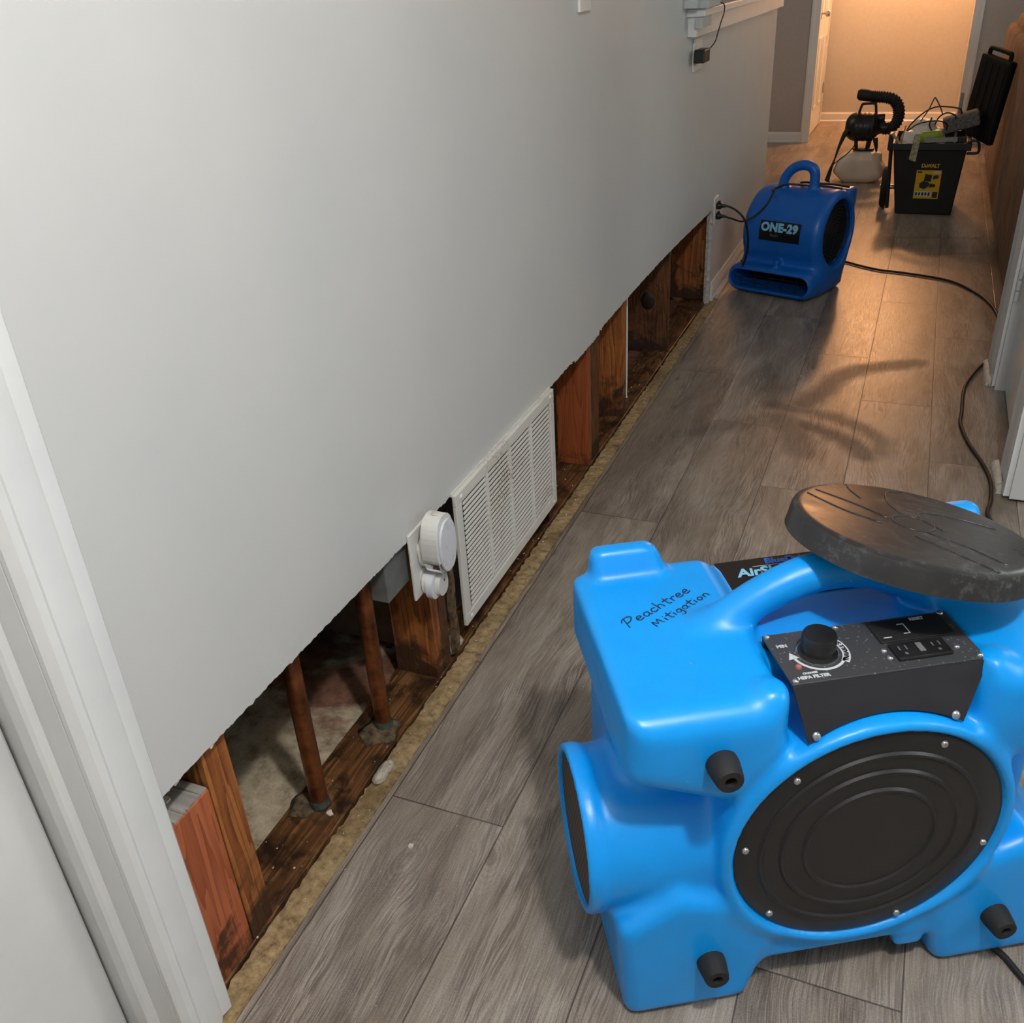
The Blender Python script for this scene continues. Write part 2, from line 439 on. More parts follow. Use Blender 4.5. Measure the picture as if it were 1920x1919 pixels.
M = {}
def mk_materials():
    M['floor'] = mat_floor()
    n = NT('painted_wall_grey'); vec, _ = n.obj_xyz()
    f = n.noise(vec, 3, 4); n.color(n.ramp(f, [(0.3, s2l((204, 205, 204))), (0.7, s2l((210, 210, 208)))]))
    n.rough(0.42); n.bump(n.noise(vec, 260, 3), 0.10, 0.0008); M['wall'] = n.m
    M['wall_far'] = plain('painted_wall_warm_grey', (176, 170, 164), 0.6, noise=0.02, bump=0.1)
    M['wall_tan'] = plain('painted_wall_beige', (192, 190, 184), 0.6, noise=0.02, bump=0.1)
    M['wall_plain'] = plain('painted_wall_plain', (188, 186, 180), 0.7, noise=0.02)
    M['ceiling'] = plain('ceiling_white', (225, 223, 218), 0.8, noise=0.02)
    n = NT('trim_gloss_white'); vec, _ = n.obj_xyz()
    f = n.noise(vec, 8, 5); n.color(n.ramp(f, [(0.3, s2l((224, 226, 226))), (0.7, s2l((232, 233, 232)))]))
    n.rough(0.28); n.bump(n.noise(vec, 35, 4), 0.15, 0.0015); M['trim'] = n.m
    n = NT('old_cream_trim'); vec, _ = n.obj_xyz()
    f = n.noise(vec, 60, 6, 0.7); n.color(n.ramp(f, [(0.30, s2l((110, 96, 78))), (0.42, s2l((205, 198, 184))), (0.7, s2l((222, 217, 205)))]))
    n.rough(0.55); n.bump(f, 0.4, 0.001); M['cream'] = n.m
    # gypsum edge
    n = NT('broken_gypsum'); vec, _ = n.obj_xyz()
    f = n.noise(vec, 120, 6, 0.7); n.color(n.ramp(f, [(0.3, s2l((150, 138, 118))), (0.55, s2l((205, 197, 180))), (0.75, s2l((225, 219, 205)))]))
    n.rough(0.9); n.bump(f, 0.8, 0.003); M['gypsum'] = n.m
    M['crumb'] = plain('plaster_crumb', (214, 206, 190), 0.9, noise=0.15, nscale=200)
    # tan strip
    n = NT('tan_underlay_residue'); vec, _ = n.obj_xyz()
    f = n.noise(vec, 55, 8, 0.75); f2 = n.noise(vec, 7, 5, 0.6, 0.6)
    c = n.ramp(f, [(0.3, s2l((96, 76, 48))), (0.5, s2l((170, 144, 104))), (0.7, s2l((198, 176, 136)))])
    c = n.mix(n.maprange(f2, 0.52, 0.66, 0.0, 0.6), c, s2l((98, 78, 42)))
    n.color(c); n.rough(0.95); n.bump(f, 0.8, 0.004); M['tan'] = n.m
    n = NT('stained_concrete'); vec, o = n.obj_xyz()
    f = n.noise(vec, 28, 8, 0.7); f2 = n.noise(vec, 4.2, 4, 0.55, 0.8)
    c = n.ramp(f, [(0.3, s2l((128, 110, 86))), (0.5, s2l((186, 170, 142))), (0.72, s2l((220, 206, 180)))])
    f3 = n.math('ADD', f2, n.maprange(o[1], 1.15, 1.5, -0.25, 0.16))
    c = n.mix(n.maprange(f3, 0.5, 0.6, 0.0, 0.85), c, n.ramp(f, [(0.3, s2l((60, 24, 14))), (0.7, s2l((134, 70, 44)))]))
    n.color(c); n.rough(0.9); n.bump(f, 0.6, 0.003); M['slab'] = n.m
    M['stud'] = mat_wood('water_stained_pine', (88, 44, 16), (150, 84, 36), (186, 118, 58), 'z', wet=0.25, stain=0.9)
    M['stud_red'] = mat_wood('reddish_pine', (132, 62, 34), (166, 88, 52), (186, 106, 66), 'z', stain=0.35)
    M['stud_dark'] = mat_wood('dark_wet_pine', (48, 26, 12), (92, 54, 26), (126, 78, 40), 'z', wet=0.35, stain=0.6)
    M['stud_orange'] = mat_wood('orange_pine', (110, 50, 22), (142, 70, 32), (158, 84, 42), 'z', knots=0.8, stain=0.2)
    M['plate'] = mat_wood('wet_sill_plate_pine', (44, 25, 12), (98, 62, 33), (136, 96, 58), 'y', wet=0.95, rough=0.45)
    M['dustwood'] = mat_wood('dusty_end_grain', (96, 90, 82), (142, 137, 130), (176, 172, 166), 'x', wet=0.15, rough=0.9)
    M['backpanel'] = plain('dark_back_panel', (104, 88, 74), 0.8, noise=0.15, nscale=14, bump=0.2)
    M['backwood'] = mat_wood('dark_back_board', (40, 22, 12), (70, 42, 22), (88, 56, 30), 'z', wet=0.3)
    M['copper'] = plain('tarnished_copper', (132, 78, 44), 0.42, 0.75, noise=0.3, nscale=26, bump=0.1)
    M['verdigris'] = plain('verdigris_collar', (62, 72, 64), 0.8, 0.1, noise=0.3, nscale=90, bump=0.6)
    M['boxgrey'] = plain('electrical_box_grey', (108, 110, 108), 0.5, 0.1, noise=0.1)
    M['plastic_white'] = plain('ivory_plastic', (226, 225, 219), 0.35, noise=0.02)
    M['plastic_cool'] = plain('cool_white_plastic', (228, 230, 236), 0.3, noise=0.02)
    M['lens'] = None
    n = NT('clear_plastic'); n.color((0.95, 0.95, 0.95)); n.rough(0.08)
    n.b.inputs['Transmission Weight'].default_value = 0.92; n.b.inputs['IOR'].default_value = 1.3; M['lens'] = n.m
    n = NT('white_vent_enamel'); vec, _ = n.obj_xyz()
    f = n.noise(vec, 5, 5, 0.6, 0.4); f2 = n.noise(vec, 160, 4, 0.7)
    c = n.mix(n.math('MULTIPLY', n.maprange(f, 0.5, 0.68), n.maprange(f2, 0.48, 0.62)), s2l((222, 220, 213)), s2l((140, 104, 66)))
    n.color(c); n.rough(0.4); M['vent'] = n.m
    M['gap_shade'] = plain('vent_gap_shade', (36, 29, 22), 0.9, noise=0.2)  # near-black colour puts shade into the gaps between the vent slats
    # blue rotomoulded plastic
    def blue(name, rgb):
        n = NT(name); vec, _ = n.obj_xyz()
        f = n.noise(vec, 7, 5, 0.6); c0 = s2l(rgb)
        c = n.ramp(f, [(0.3, tuple(v*0.94 for v in c0)), (0.7, tuple(min(1, v*1.05) for v in c0))])
        vo = n.node('ShaderNodeTexVoronoi'); n.con(vec, vo.inputs['Vector']); vo.inputs['Scale'].default_value = 17
        scf = n.maprange(vo.outputs['Distance'], 0.018, 0.04, 0.5, 0.0)
        c = n.mix(scf, c, s2l((140, 200, 245)))
        n.color(c); n.rough(n.maprange(n.noise(vec, 20, 4), 0.3, 0.7, 0.30, 0.42))
        n.bump(n.noise(vec, 220, 3), 0.06, 0.0008)
        return n.m
    M['blue'] = blue('bright_blue_plastic', (6, 156, 246))
    M['blue_shaded'] = blue('shaded_blue_plastic', (11, 100, 194))  # same blue plastic, darkened for the weaker light down the hall
    M['black'] = plain('black_plastic', (26, 26, 27), 0.4, noise=0.08)
    M['black_matte'] = plain('black_matte_plastic', (20, 20, 21), 0.65, noise=0.1, bump=0.1)
    M['lid_black'] = plain('lid_black_plastic', (15, 15, 16), 0.7, noise=0.25, nscale=20, spec=0.25)
    M['rubber'] = plain('black_rubber', (24, 24, 25), 0.75, noise=0.1)
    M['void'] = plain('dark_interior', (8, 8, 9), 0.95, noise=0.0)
    n = NT('scuffed_black_plastic'); vec, _ = n.obj_xyz()
    f = n.noise(vec, 9, 7, 0.7, 0.5); sc = n.noise(vec, 70, 6, 0.75)
    c = n.mix(n.math('MULTIPLY', n.maprange(f, 0.45, 0.7), n.maprange(sc, 0.5, 0.68, 0, 0.55)), s2l((38, 38, 39)), s2l((146, 150, 154)))
    n.color(c); n.rough(n.maprange(f, 0.3, 0.7, 0.24, 0.42)); M['scuffed'] = n.m
    n = NT('speckled_control_panel'); vec, _ = n.obj_xyz()
    vo = n.node('ShaderNodeTexVoronoi'); n.con(vec, vo.inputs['Vector']); vo.inputs['Scale'].default_value = 130
    c = n.mix(n.maprange(vo.outputs['Distance'], 0.10, 0.22, 0.5, 0.0), s2l((66, 67, 70)), s2l((165, 165, 165)))
    n.color(c); n.rough(0.42); n.b.inputs['Metallic'].default_value = 0.2; M['panel_top'] = n.m
    M['panel_front'] = plain('dark_panel_metal', (40, 40, 44), 0.5, 0.15, noise=0.04)
    M['steel'] = plain('bright_steel', (190, 190, 192), 0.3, 0.9, noise=0.08, nscale=200)
    # perforated grille
    n = NT('perforated_black_grille'); vec, o = n.obj_xyz()
    a = n.math('SUBTRACT', n.math('FRACT', n.math('MULTIPLY', o[1], 90)), 0.5)
    rowz = n.math('MULTIPLY', o[2], 90)
    a2 = n.math('SUBTRACT', n.math('FRACT', n.math('ADD', n.math('MULTIPLY', o[1], 90), n.math('MULTIPLY', n.math('FLOOR', rowz), 0.5))), 0.5)
    bz = n.math('SUBTRACT', n.math('FRACT', rowz), 0.5)
    rr = n.math('SQRT', n.math('ADD', n.math('MULTIPLY', a2, a2), n.math('MULTIPLY', bz, bz)))
    n.color(n.mix(n.maprange(rr, 0.22, 0.30, 1.0, 0.0), s2l((12, 12, 12)), s2l((120, 100, 78)))); n.rough(0.5); M['perf'] = n.m
    M['ink'] = plain('marker_ink', (14, 22, 60), 0.5, noise=0.0)
    M['print_white'] = plain('white_print', (205, 208, 212), 0.5, noise=0.0)
    M['print_cyan'] = plain('pale_blue_print', (135, 205, 240), 0.5, noise=0.0)
    M['print_blue'] = plain('blue_print', (40, 110, 220), 0.5, noise=0.0)
    M['print_black'] = plain('black_print', (16, 16, 18), 0.4, noise=0.0)
    M['yellow'] = plain('yellow_print', (224, 178, 22), 0.5, noise=0.04)
    M['cord'] = plain('black_cord', (22, 20, 20), 0.5, noise=0.1)
    n = NT('brown_suede'); vec, _ = n.obj_xyz()
    f = n.noise(vec, 6, 7, 0.65, 0.4); f2 = n.noise(vec, 180, 3)
    c = n.ramp(f, [(0.3, s2l((98, 76, 62))), (0.7, s2l((136, 110, 92)))])
    n.color(c); n.rough(0.9); n.bump(n.math('ADD', f2, f), 0.4, 0.004); M['suede'] = n.m
    n = NT('milky_tank_plastic'); n.color(s2l((232, 222, 205))); n.rough(0.35)
    n.b.inputs['Transmission Weight'].default_value = 0.15; n.b.inputs['Subsurface Weight'].default_value = 0.4
    n.b.inputs['Subsurface Radius'].default_value = (0.03, 0.03, 0.03); M['milky'] = n.m
    M['bag'] = plain('white_plastic_bag', (226, 222, 216), 0.35, noise=0.05, nscale=20, bump=0.5, bscale=24)
    M['green'] = plain('lime_green_plastic', (138, 168, 40), 0.45, noise=0.1)
    M['roughgrey'] = plain('pitted_grey_block', (112, 108, 104), 0.9, noise=0.35, nscale=90, bump=1.0, bscale=110)
    M['greymetal'] = plain('grey_worn_metal', (150, 148, 145), 0.45, 0.5, noise=0.12, nscale=60)
    M['tape'] = plain('grey_yellow_wrap', (168, 156, 128), 0.7, noise=0.3, nscale=50)
    M['tan_hard'] = plain('tan_metal_blade', (176, 140, 112), 0.45, 0.3, noise=0.1)
    M['grey_block'] = plain('grey_shaded_trim', (186, 190, 190), 0.5, noise=0.03)
    M['sealer'] = plain('dirty_caulk', (92, 76, 54), 0.9, noise=0.42, nscale=60, bump=0.8)
mk_materials()

# ---------------------------------------------------------------- text
def text_bm(body, size, extrude=0.0003, shear=0.0, spacing=1.0, align='LEFT', xscale=1.0, bold=0.0):
    cu = bpy.data.curves.new('t', 'FONT'); cu.body = body; cu.size = size; cu.extrude = extrude
    cu.shear = shear; cu.space_character = spacing; cu.align_x = align; cu.offset = bold; cu.resolution_u = 4
    o = bpy.data.objects.new('t', cu); COL.objects.link(o)
    dg = bpy.context.evaluated_depsgraph_get(); dg.update()
    me = bpy.data.meshes.new_from_object(o.evaluated_get(dg))
    bm = bmesh.new(); bm.from_mesh(me)
    bpy.data.objects.remove(o); bpy.data.curves.remove(cu); bpy.data.meshes.remove(me)
    if xscale != 1.0:
        for v in bm.verts: v.co.x *= xscale
    return bm

def text(name, body, size, m, parent, origin, xdir, ydir, **k):
    bm = text_bm(body, size, **k)
    X = Vector(xdir).normalized(); Y = Vector(ydir).normalized(); Z = X.cross(Y)
    Mx = Matrix((X, Y, Z)).transposed().to_4x4(); Mx.translation = Vector(origin)
    bm_xform(bm, Mx)
    return obj(name, bm, m, parent)

# ================================================================ SETTING
# floor: laminate slabs (hall, living side, kitchen end)
b = bm_box(0.058, 4.6, -2.2, 10.43, -0.012, 0.0)
bm_box(-3.2, 0.058, 6.08, 10.43, -0.012, 0.0, b)
bm_box(0.020, 0.058, 4.56, 6.08, -0.012, 0.0, b)
bm_box(-3.2, 0.058, -2.2, 0.575, -0.012, 0.0, b)
struct('floor', b, M['floor'])
struct('subfloor', bm_box(-0.46, 4.6, -2.2, 10.43, -0.06, -0.026), M['slab'])
struct('ceiling', bm_box(-3.2, 4.6, -2.2, 10.6, 2.45, 2.5), M['ceiling'])

# left wall drywall sheet with ragged cut
def cut_z(y):
    base = 0.452 + 0.012*math.sin(y*2.1+0.6)
    if 2.50 < y < 2.74: base -= 0.012
    return base
pts = [(0.602, 2.45), (0.602, 0.46)]
y = 0.602
while y < 4.50:
    pts.append((y, cut_z(y) + random.uniform(-0.0015, 0.0015) + (random.uniform(-0.003, 0.003) if random.random() < 0.12 else 0))); y += random.uniform(0.004, 0.011)
z = 0.46
while z > 0.0:
    pts.append((4.505 + random.uniform(-0.004, 0.004), z)); z -= random.uniform(0.01, 0.02)
pts += [(4.51, -0.02), (6.075, -0.02), (6.075, 1.225), (3.86, 1.225), (3.86, 2.12), (6.075, 2.12), (6.075, 2.45)]
struct('wall_left', bm_prism(pts, 0.006, 0.020, FX), M['wall'])
# gypsum core lip just behind the painted face, along the cut
pts2 = []
ys = np.arange(0.69, 4.5, 0.008)
for yy in ys: pts2.append((float(yy), cut_z(yy) - 0.001 + random.uniform(-0.003, 0.002)))
top = [(p[0], p[1]+0.03) for p in reversed(pts2)]
struct('trim_1', bm_prism(pts2+top, -0.004, 0.0055, FX), M['gypsum'])
pts2 = [(4.503+random.uniform(-0.004, 0.003), float(zz)) for zz in np.arange(-0.01, 0.46, 0.012)]
top = [(4.54, p[1]) for p in reversed(pts2)]
struct('trim_2', bm_prism(pts2+top, -0.006, 0.0058, FX), M['gypsum'])
# wall core beyond the cut and below the pass-through
struct('wall_left_core', bm_box(-0.118, -0.0065, 4.62, 6.07, -0.02, 1.224), M['wall_plain'])
# far end cap of that wall
# kitchen-side skins of the cavity
struct('wall_cavity_back', bm_box(-0.46, -0.42, 0.60, 1.62, -0.025, 2.45), M['backpanel'])
struct('wall_cavity_end', bm_box(-0.42, -0.125, 1.60, 1.62, 0.012, 2.45), M['backpanel'])
struct('wall_cavity_rear', bm_box(-0.20, -0.185, 1.62, 4.62, -0.025, 2.45), M['backwood'])
struct('wall_cavity_front', bm_box(-0.42, -0.005, 0.585, 0.60, -0.02, 2.45), M['backpanel'])

# near left door: casing, jamb with stop, closed door
prof = [(0.5805,0.020),(0.5805,0.028),(0.586,0.034),(0.590,0.038),(0.600,0.040),(0.606,0.036),(0.620,0.038),(0.640,0.038),(0.648,0.035),(0.655,0.037),(0.668,0.036),(0.674,0.030),(0.674,0.020)]
bm = bmesh.new()
zs = np.linspace(-0.004, 2.1, 40)
bm = bm_prism([(p[1], p[0]) for p in prof], 0.0, 2.1, FZ)
for v in bm.verts:
    if v.co.z < 0.01: v.co.z += random.uniform(-0.002, 0.006)
struct('trim_3', bm, M['trim'], angle=25)
prof = [(0.0195,0.600),(0.0195,0.583),(0.018,0.580),(-0.020,0.580),(-0.022,0.570),(-0.027,0.566),(-0.048,0.566),(-0.052,0.570),(-0.053,0.580),(-0.130,0.580),(-0.130,0.600)]
struct('trim_4', bm_prism(prof, -0.002, 2.1, FZ), M['trim'], angle=25)
struct('door_1', bm_box(-0.135, -0.096, -0.26, 0.577, 0.004, 2.04), M['trim'])
struct('wall_left_near', bm_box(-0.13, 0.02, -2.2, -0.27, 0, 2.45), M['wall'])
struct('wall_left_over', bm_box(-0.13, 0.019, -0.27, 0.578, 2.10, 2.45), M['wall'])

# laminate edge, tan residue strip and dirty seal
def strip(x0, x1, y0, y1, z0, z1, jl, jr, m, name, label, cat, step=0.012, jz=0.002):
    bm = bmesh.new(); ysl = np.arange(y0, y1, step); rows = []
    for yy in ysl:
        a = x0+random.uniform(-jl, jl); c = x1+random.uniform(-jr, jr); mid = (a+c)/2+random.uniform(-.006, .006)
        rows.append([bm.verts.new(p) for p in ((a, yy, z0), (a+0.001, yy, z1-0.003+random.uniform(-jz, jz)), (mid, yy, z1+random.uniform(-jz, jz)), (c-0.001, yy, z1-0.002+random.uniform(-jz, jz)), (c, yy, z0))])
    for A, B in zip(rows[:-1], rows[1:]):
        for i in range(4): bm.faces.new([A[i], A[i+1], B[i+1], B[i]])
        bm.faces.new([A[4], A[0], B[0], B[4]])
    bm.faces.new(rows[0]); bm.faces.new(rows[-1][::-1])
    o = obj(name, bm, m); tag(o, label, cat); return o
strip(0.004, 0.055, 0.60, 4.62, -0.0255, -0.003, 0.0028, 0.0012, M['tan'], 'underlay_strip', 'crumbly tan residue strip between the laminate edge and the wet sill plate', 'floor strip')

# baseboards of the far part of the left wall
struct('baseboard_left', bm_prism([(0.0205,0.0),(0.036,0.0),(0.036,0.012),(0.030,0.018),(0.032,0.075),(0.026,0.088),(0.0205,0.088)], 4.53, 6.075, FY), M['trim'])
struct('baseboard_left_shoe', bm_prism([(0.0365,0.0005),(0.052,0.0005),(0.049,0.010),(0.042,0.015),(0.0365,0.015)], 4.58, 6.075, FY), M['cream'])

# far end: grey return wall, cased opening, vestibule
struct('wall_far_left', bm_box(-3.2, -0.135, 9.20, 9.32, 0, 2.45), M['wall_far'])
struct('wall_far_right', bm_box(1.165, 4.6, 9.20, 9.32, 0, 2.45), M['wall_far'])
struct('wall_far_over', bm_box(-0.135, 1.165, 9.20, 9.32, 2.2, 2.45), M['wall_far'])
def casing_y(name, x0, x1, yf):
    n_ = [(x0, yf), (x0, yf-0.016), (x0+0.2*(x1-x0), yf-0.020), (x0+0.55*(x1-x0), yf-0.012), (x1, yf-0.010), (x1, yf)]
    return struct(name, bm_prism(n_, 0, 2.25, FZ), M['trim'])
casing_y('trim_5', -0.142, -0.070, 9.1995)
casing_y('trim_6', 1.172, 1.100, 9.1995)
struct('trim_7', bm_box(-0.134, -0.080, 9.201, 9.319, 0, 2.2), M['trim'])
struct('trim_8', bm_box(1.110, 1.164, 9.201, 9.319, 0, 2.2), M['trim'])
struct('wall_vestibule_left', bm_box(-0.22, -0.125, 9.321, 10.43, 0, 2.45), M['wall_tan'])
struct('wall_vestibule_right', bm_box(1.12, 1.22, 9.321, 10.43, 0, 2.45), M['wall_tan'])
struct('wall_vestibule_far', bm_box(-0.22, 1.22, 10.43, 10.5, 0, 2.45), M['wall_tan'])
bp = [(10.4295,0),(10.413,0),(10.413,0.012),(10.418,0.018),(10.416,0.072),(10.422,0.086),(10.4295,0.086)]
struct('baseboard_far', bm_prism(bp, -0.12, 1.118, FX), M['trim'])
struct('baseboard_far_left', bm_prism([(9.1995,0),(9.182,0),(9.182,0.012),(9.187,0.018),(9.186,0.072),(9.192,0.086),(9.1995,0.086)], -3.1, -0.143, FX), M['trim'])
struct('baseboard_far_right', bm_prism([(9.1995,0),(9.182,0),(9.182,0.012),(9.187,0.018),(9.186,0.072),(9.192,0.086),(9.1995,0.086)], 1.173, 4.5, FX), M['trim'])
# vestibule door on its left wall with panels, hinge and casing
t = bpy.data.objects.new('door_3', None); COL.objects.link(t); t['kind'] = 'structure'
bm = bm_box(-0.124, -0.100, 9.46, 10.26, 0.01, 2.04)
obj('door_slab', bm, M['trim'], t, bevel=0.003)
for (y0, y1) in ((9.55, 9.80), (9.90, 10.16)):
    for (z0, z1) in ((0.22, 0.80), (0.96, 1.55)):
        fr = bm_box(-0.0995, -0.094, y0, y1, z0, z0+0.02); bm_box(-0.0995, -0.094, y0, y1, z1-0.02, z1, fr)
        bm_box(-0.0995, -0.094, y0, y0+0.02, z0+0.02, z1-0.02, fr); bm_box(-0.0995, -0.094, y1-0.02, y1, z0+0.02, z1-0.02, fr)
        obj('door_panel', fr, M['trim'], t)
for zc in (0.33, 1.75):
    obj('hinge', bm_lathe([(0,-0.045),(0.007,-0.045),(0.007,0.045),(0,0.045)], lambda x,y,h,zc=zc:(-0.092+x,10.27+y,zc+h), 12), M['steel'], t, angle=40)
obj('door_knob', bm_lathe([(0,0),(0.012,0),(0.010,0.03),(0.026,0.04),(0.030,0.055),(0.022,0.07),(0,0.074)], lambda x,y,h:(-0.0995+h,9.54+x,1.0+y), 20), M['steel'], t, angle=50)
struct('trim_9', bm_box(-0.1245, -0.096, 10.285, 10.35, 0, 2.1), M['trim'])
struct('trim_10', bm_box(-0.1245, -0.096, 9.36, 9.44, 0, 2.1), M['trim'])

# enclosing rooms (kitchen side, living side, behind the camera)
struct('wall_kitchen', bm_box(-3.3, -3.2, -2.2, 10.6, 0, 2.45), M['wall_plain'])
struct('wall_kitchen_near', bm_box(-3.2, -0.47, 3.2, 3.3, 0, 2.45), M['wall_plain'])
struct('floor_kitchen', bm_box(-3.2, -0.47, 3.3, 6.075, -0.03, -0.001), M['floor'])
struct('wall_near', bm_box(-3.2, 4.6, -2.3, -2.2, 0, 2.45), M['wall'])
struct('wall_right', bm_box(4.6, 4.7, -2.3, 10.6, 0, 2.45), M['wall_plain'])

# right doorway: two wall stubs and a closed door between
struct('wall_right_stub_far', bm_box(1.262, 1.40, 3.71, 4.0, 0, 2.45), M['wall'])
struct('wall_right_stub_near', bm_box(1.272, 1.40, 2.80, 3.06, 0.012, 2.45), M['wall'])
struct('wall_right_over', bm_box(1.272, 1.40, 3.06, 3.71, 2.1, 2.45), M['wall'])
def casing_x(name, y0, y1, xf, z0=0.0):
    s = 1 if y1 > y0 else -1
    w_ = y1-y0
    n_ = [(xf, y0), (xf-0.016, y0), (xf-0.020, y0+0.15*w_), (xf-0.012, y0+0.3*w_), (xf-0.014, y0+0.55*w_), (xf-0.020, y0+0.7*w_), (xf-0.012, y0+0.88*w_), (xf-0.010, y1), (xf, y1)]
    bm = bm_prism(n_, z0, 2.12, FZ)
    for v in bm.verts:
        if v.co.z < z0+0.01: v.co.z += random.uniform(0, 0.008)
    return struct(name, bm, M['trim'])
casing_x('trim_11', 3.97, 3.72, 1.2615)
casing_x('trim_12', 2.81, 3.05, 1.2715, 0.010)
struct('trim_13', bm_box(1.262, 1.30, 3.69, 3.7095, 0.0, 2.1), M['trim'])
struct('trim_14', bm_box(1.274, 1.30, 3.0605, 3.08, 0.01, 2.1), M['trim'])
t = bpy.data.objects.new('door_2', None); COL.objects.link(t); t['kind'] = 'structure'
obj('door_slab', bm_box(1.292, 1.328, 3.082, 3.688, 0.02, 2.05), M['trim'], t, bevel=0.002)
for zc in (0.40, 1.72):
    hb = bmesh.new()
    for k in range(3):
        bm_lathe([(0,-0.018),(0.0075,-0.018),(0.0075,0.018),(0,0.018)], lambda x,y,h,k=k,zc=zc:(1.268+x,3.684+y,zc+(k-1)*0.04+h), 12, hb)
    bm_box(1.264, 1.268, 3.700, 3.716, zc-0.058, zc+0.058, hb)
    obj('hinge', hb, M['trim'], t, angle=40)
def shoe(name, y0, y1, x0, x1):
    n_ = [(0,0)]+[(math.sin(a)*0.02, math.cos(a)*0.02) for a in np.linspace(0, PI/2, 6)]
    P = [(-p, q) for p, q in n_]
    bm = bmesh.new()
    A = [bm.verts.new((x0+p, y0, q+0.0005)) for p, q in P]; B = [bm.verts.new((x1+p, y1, q+0.0005)) for p, q in P]
    bm.faces.new(A); bm.faces.new(B[::-1])
    for i in range(len(P)): bm.faces.new([A[i], A[(i+1)%len(P)], B[(i+1)%len(P)], B[i]])
    return struct(name, bm, M['cream'])
shoe('baseboard_right_shoe_far', 3.725, 3.96, 1.2485, 1.2445)
shoe('baseboard_right_shoe_near', 2.845, 3.045, 1.258, 1.252)

# ledge of the pass-through
struct('trim_15', bm_box(0.0205, 0.052, 3.845, 6.07, 1.207, 1.272), M['trim'])
struct('window_1', bm_prism([(3.83,1.2725),(3.83,1.300),(6.08,1.300),(6.08,1.2725)], -0.16, 0.085, FX), M['trim'], bevel=0.004)
struct('trim_16', bm_box(0.0205, 0.070, 3.77, 3.855, 1.304, 2.18), M['grey_block'])
struct('trim_17', bm_box(0.0205, 0.102, 3.805, 4.02, 1.3005, 1.330), M['grey_block'], bevel=0.003)
struct('trim_18', bm_box(0.053, 0.080, 3.82, 3.97, 1.238, 1.272), M['grey_block'])

# ================================================================ FRAMING
def stud(name, label, x0, x1, y0, y1, z0, z1, m, cat='stud'):
    o = obj(name, bm_box(x0, x1, y0, y1, z0, z1), m, bevel=0.0015); tag(o, label, cat); return o
stud('wall_stud', 'short reddish block stud beside the white door casing, dusty flat top', -0.088, -0.002, 0.695, 0.782, -0.0005, 0.372, M['stud_red'], 'stud')
o = obj('dust_layer', bm_box(-0.086, -0.004, 0.697, 0.780, 0.3725, 0.3765), M['dustwood'])
tag(o, 'grey dust layer on top of the short reddish stud block', 'dust', kind='stuff')
stud('wall_stud', 'knotty stud with blackened foot, right of the short reddish block', -0.116, -0.002, 0.785, 0.842, 0.0, 2.44, M['stud'])
stud('wall_stud', 'tan stud partly hidden behind the top of the reddish block', -0.118, -0.090, 0.70, 0.783, 0.0, 2.44, M['stud'])
stud('wall_stud', 'split brown stud under the outlet with the night light', -0.112, -0.002, 1.527, 1.562, 0.0, 2.44, M['stud'])
stud('wall_stud', 'narrow dark stud between the outlet and the white vent grille', -0.112, -0.002, 1.566, 1.600, 0.0, 2.44, M['stud_dark'])
stud('wall_stud', 'dark narrow stud hidden behind the right edge of the vent grille', -0.095, -0.002, 2.300, 2.330, 0.0, 2.44, M['stud_dark'])
stud('wall_stud', 'orange stud with small knots and nicks, right of the vent grille', -0.110, -0.002, 2.68, 2.718, 0.0, 2.44, M['stud_orange'])
stud('wall_stud', 'brown stud face directly right of the orange stud', -0.110, -0.002, 2.722, 2.80, 0.0, 2.44, M['stud_dark'])
stud('wall_stud', 'dark brown stud left of the thin white wire', -0.110, -0.002, 3.09, 3.13, 0.0, 2.44, M['stud'])
# knotty board with its knot
t = empty('knotty_board', 'dark board with one big round black knot right of the white wire', 'board', (0, 3.80, 0))
obj('board', bm_box(-0.183, -0.012, 0, 0.03, 0.0, 2.44), M['stud_dark'], t)
kb = bm_lathe([(0,-0.0065),(0.020,-0.006),(0.027,-0.003),(0.030,0)], lambda x,y,h:(-0.100+x, h, 0.215+y*1.25), 28)
obj('knot', kb, plain('black_knot', (26, 15, 9), 0.6, noise=0.2, nscale=90), t, smooth=True, label='round black knot')
ringb = bmesh.new()
for rr in (0.040, 0.051, 0.064):
    bm_tube([(-0.100+rr*math.cos(a), -0.0003, 0.215+1.35*rr*math.sin(a)) for a in np.linspace(0, 2*PI, 30)], 0.0012, 5, 0, ringb)
obj('grain_ring', ringb, plain('grain_dark', (70, 40, 20), 0.6), t)
stud('wall_stud', 'last brown stud before the white wall end by the plug outlet', -0.180, -0.012, 4.545, 4.60, 0.0, 2.44, M['stud'])
o = obj('sill_plate', bm_box(-0.118, 0.000, 0.60, 4.60, -0.0255, -0.0006), M['plate'], bevel=0.003)
tag(o, 'long water-stained sill plate lying along the open wall cavity', 'sill plate')

def pipe(x, y, label):
    t = empty('copper_pipe', label, 'pipe', (x, y, 0.0))
    obj('tube', bm_lathe([(0.0,0.0),(0.018,0.0),(0.018,2.4),(0.0,2.4)], lambda a,b_,h:(a,b_,h), 24), M['copper'], t, angle=40)
    cb = bm_lathe([(0.0182,0.0),(0.0215,0.0),(0.0205,0.004),(0.0195,0.016),(0.0182,0.019)], lambda a,b_,h:(a,b_,h), 20)
    obj('collar', cb, M['verdigris'], t, smooth=True)
pipe(-0.061, 1.095, 'copper pipe rising from the sill plate, nearer the door casing')
pipe(-0.050, 1.343, 'copper pipe with greenish collar, nearer the outlet and night light')
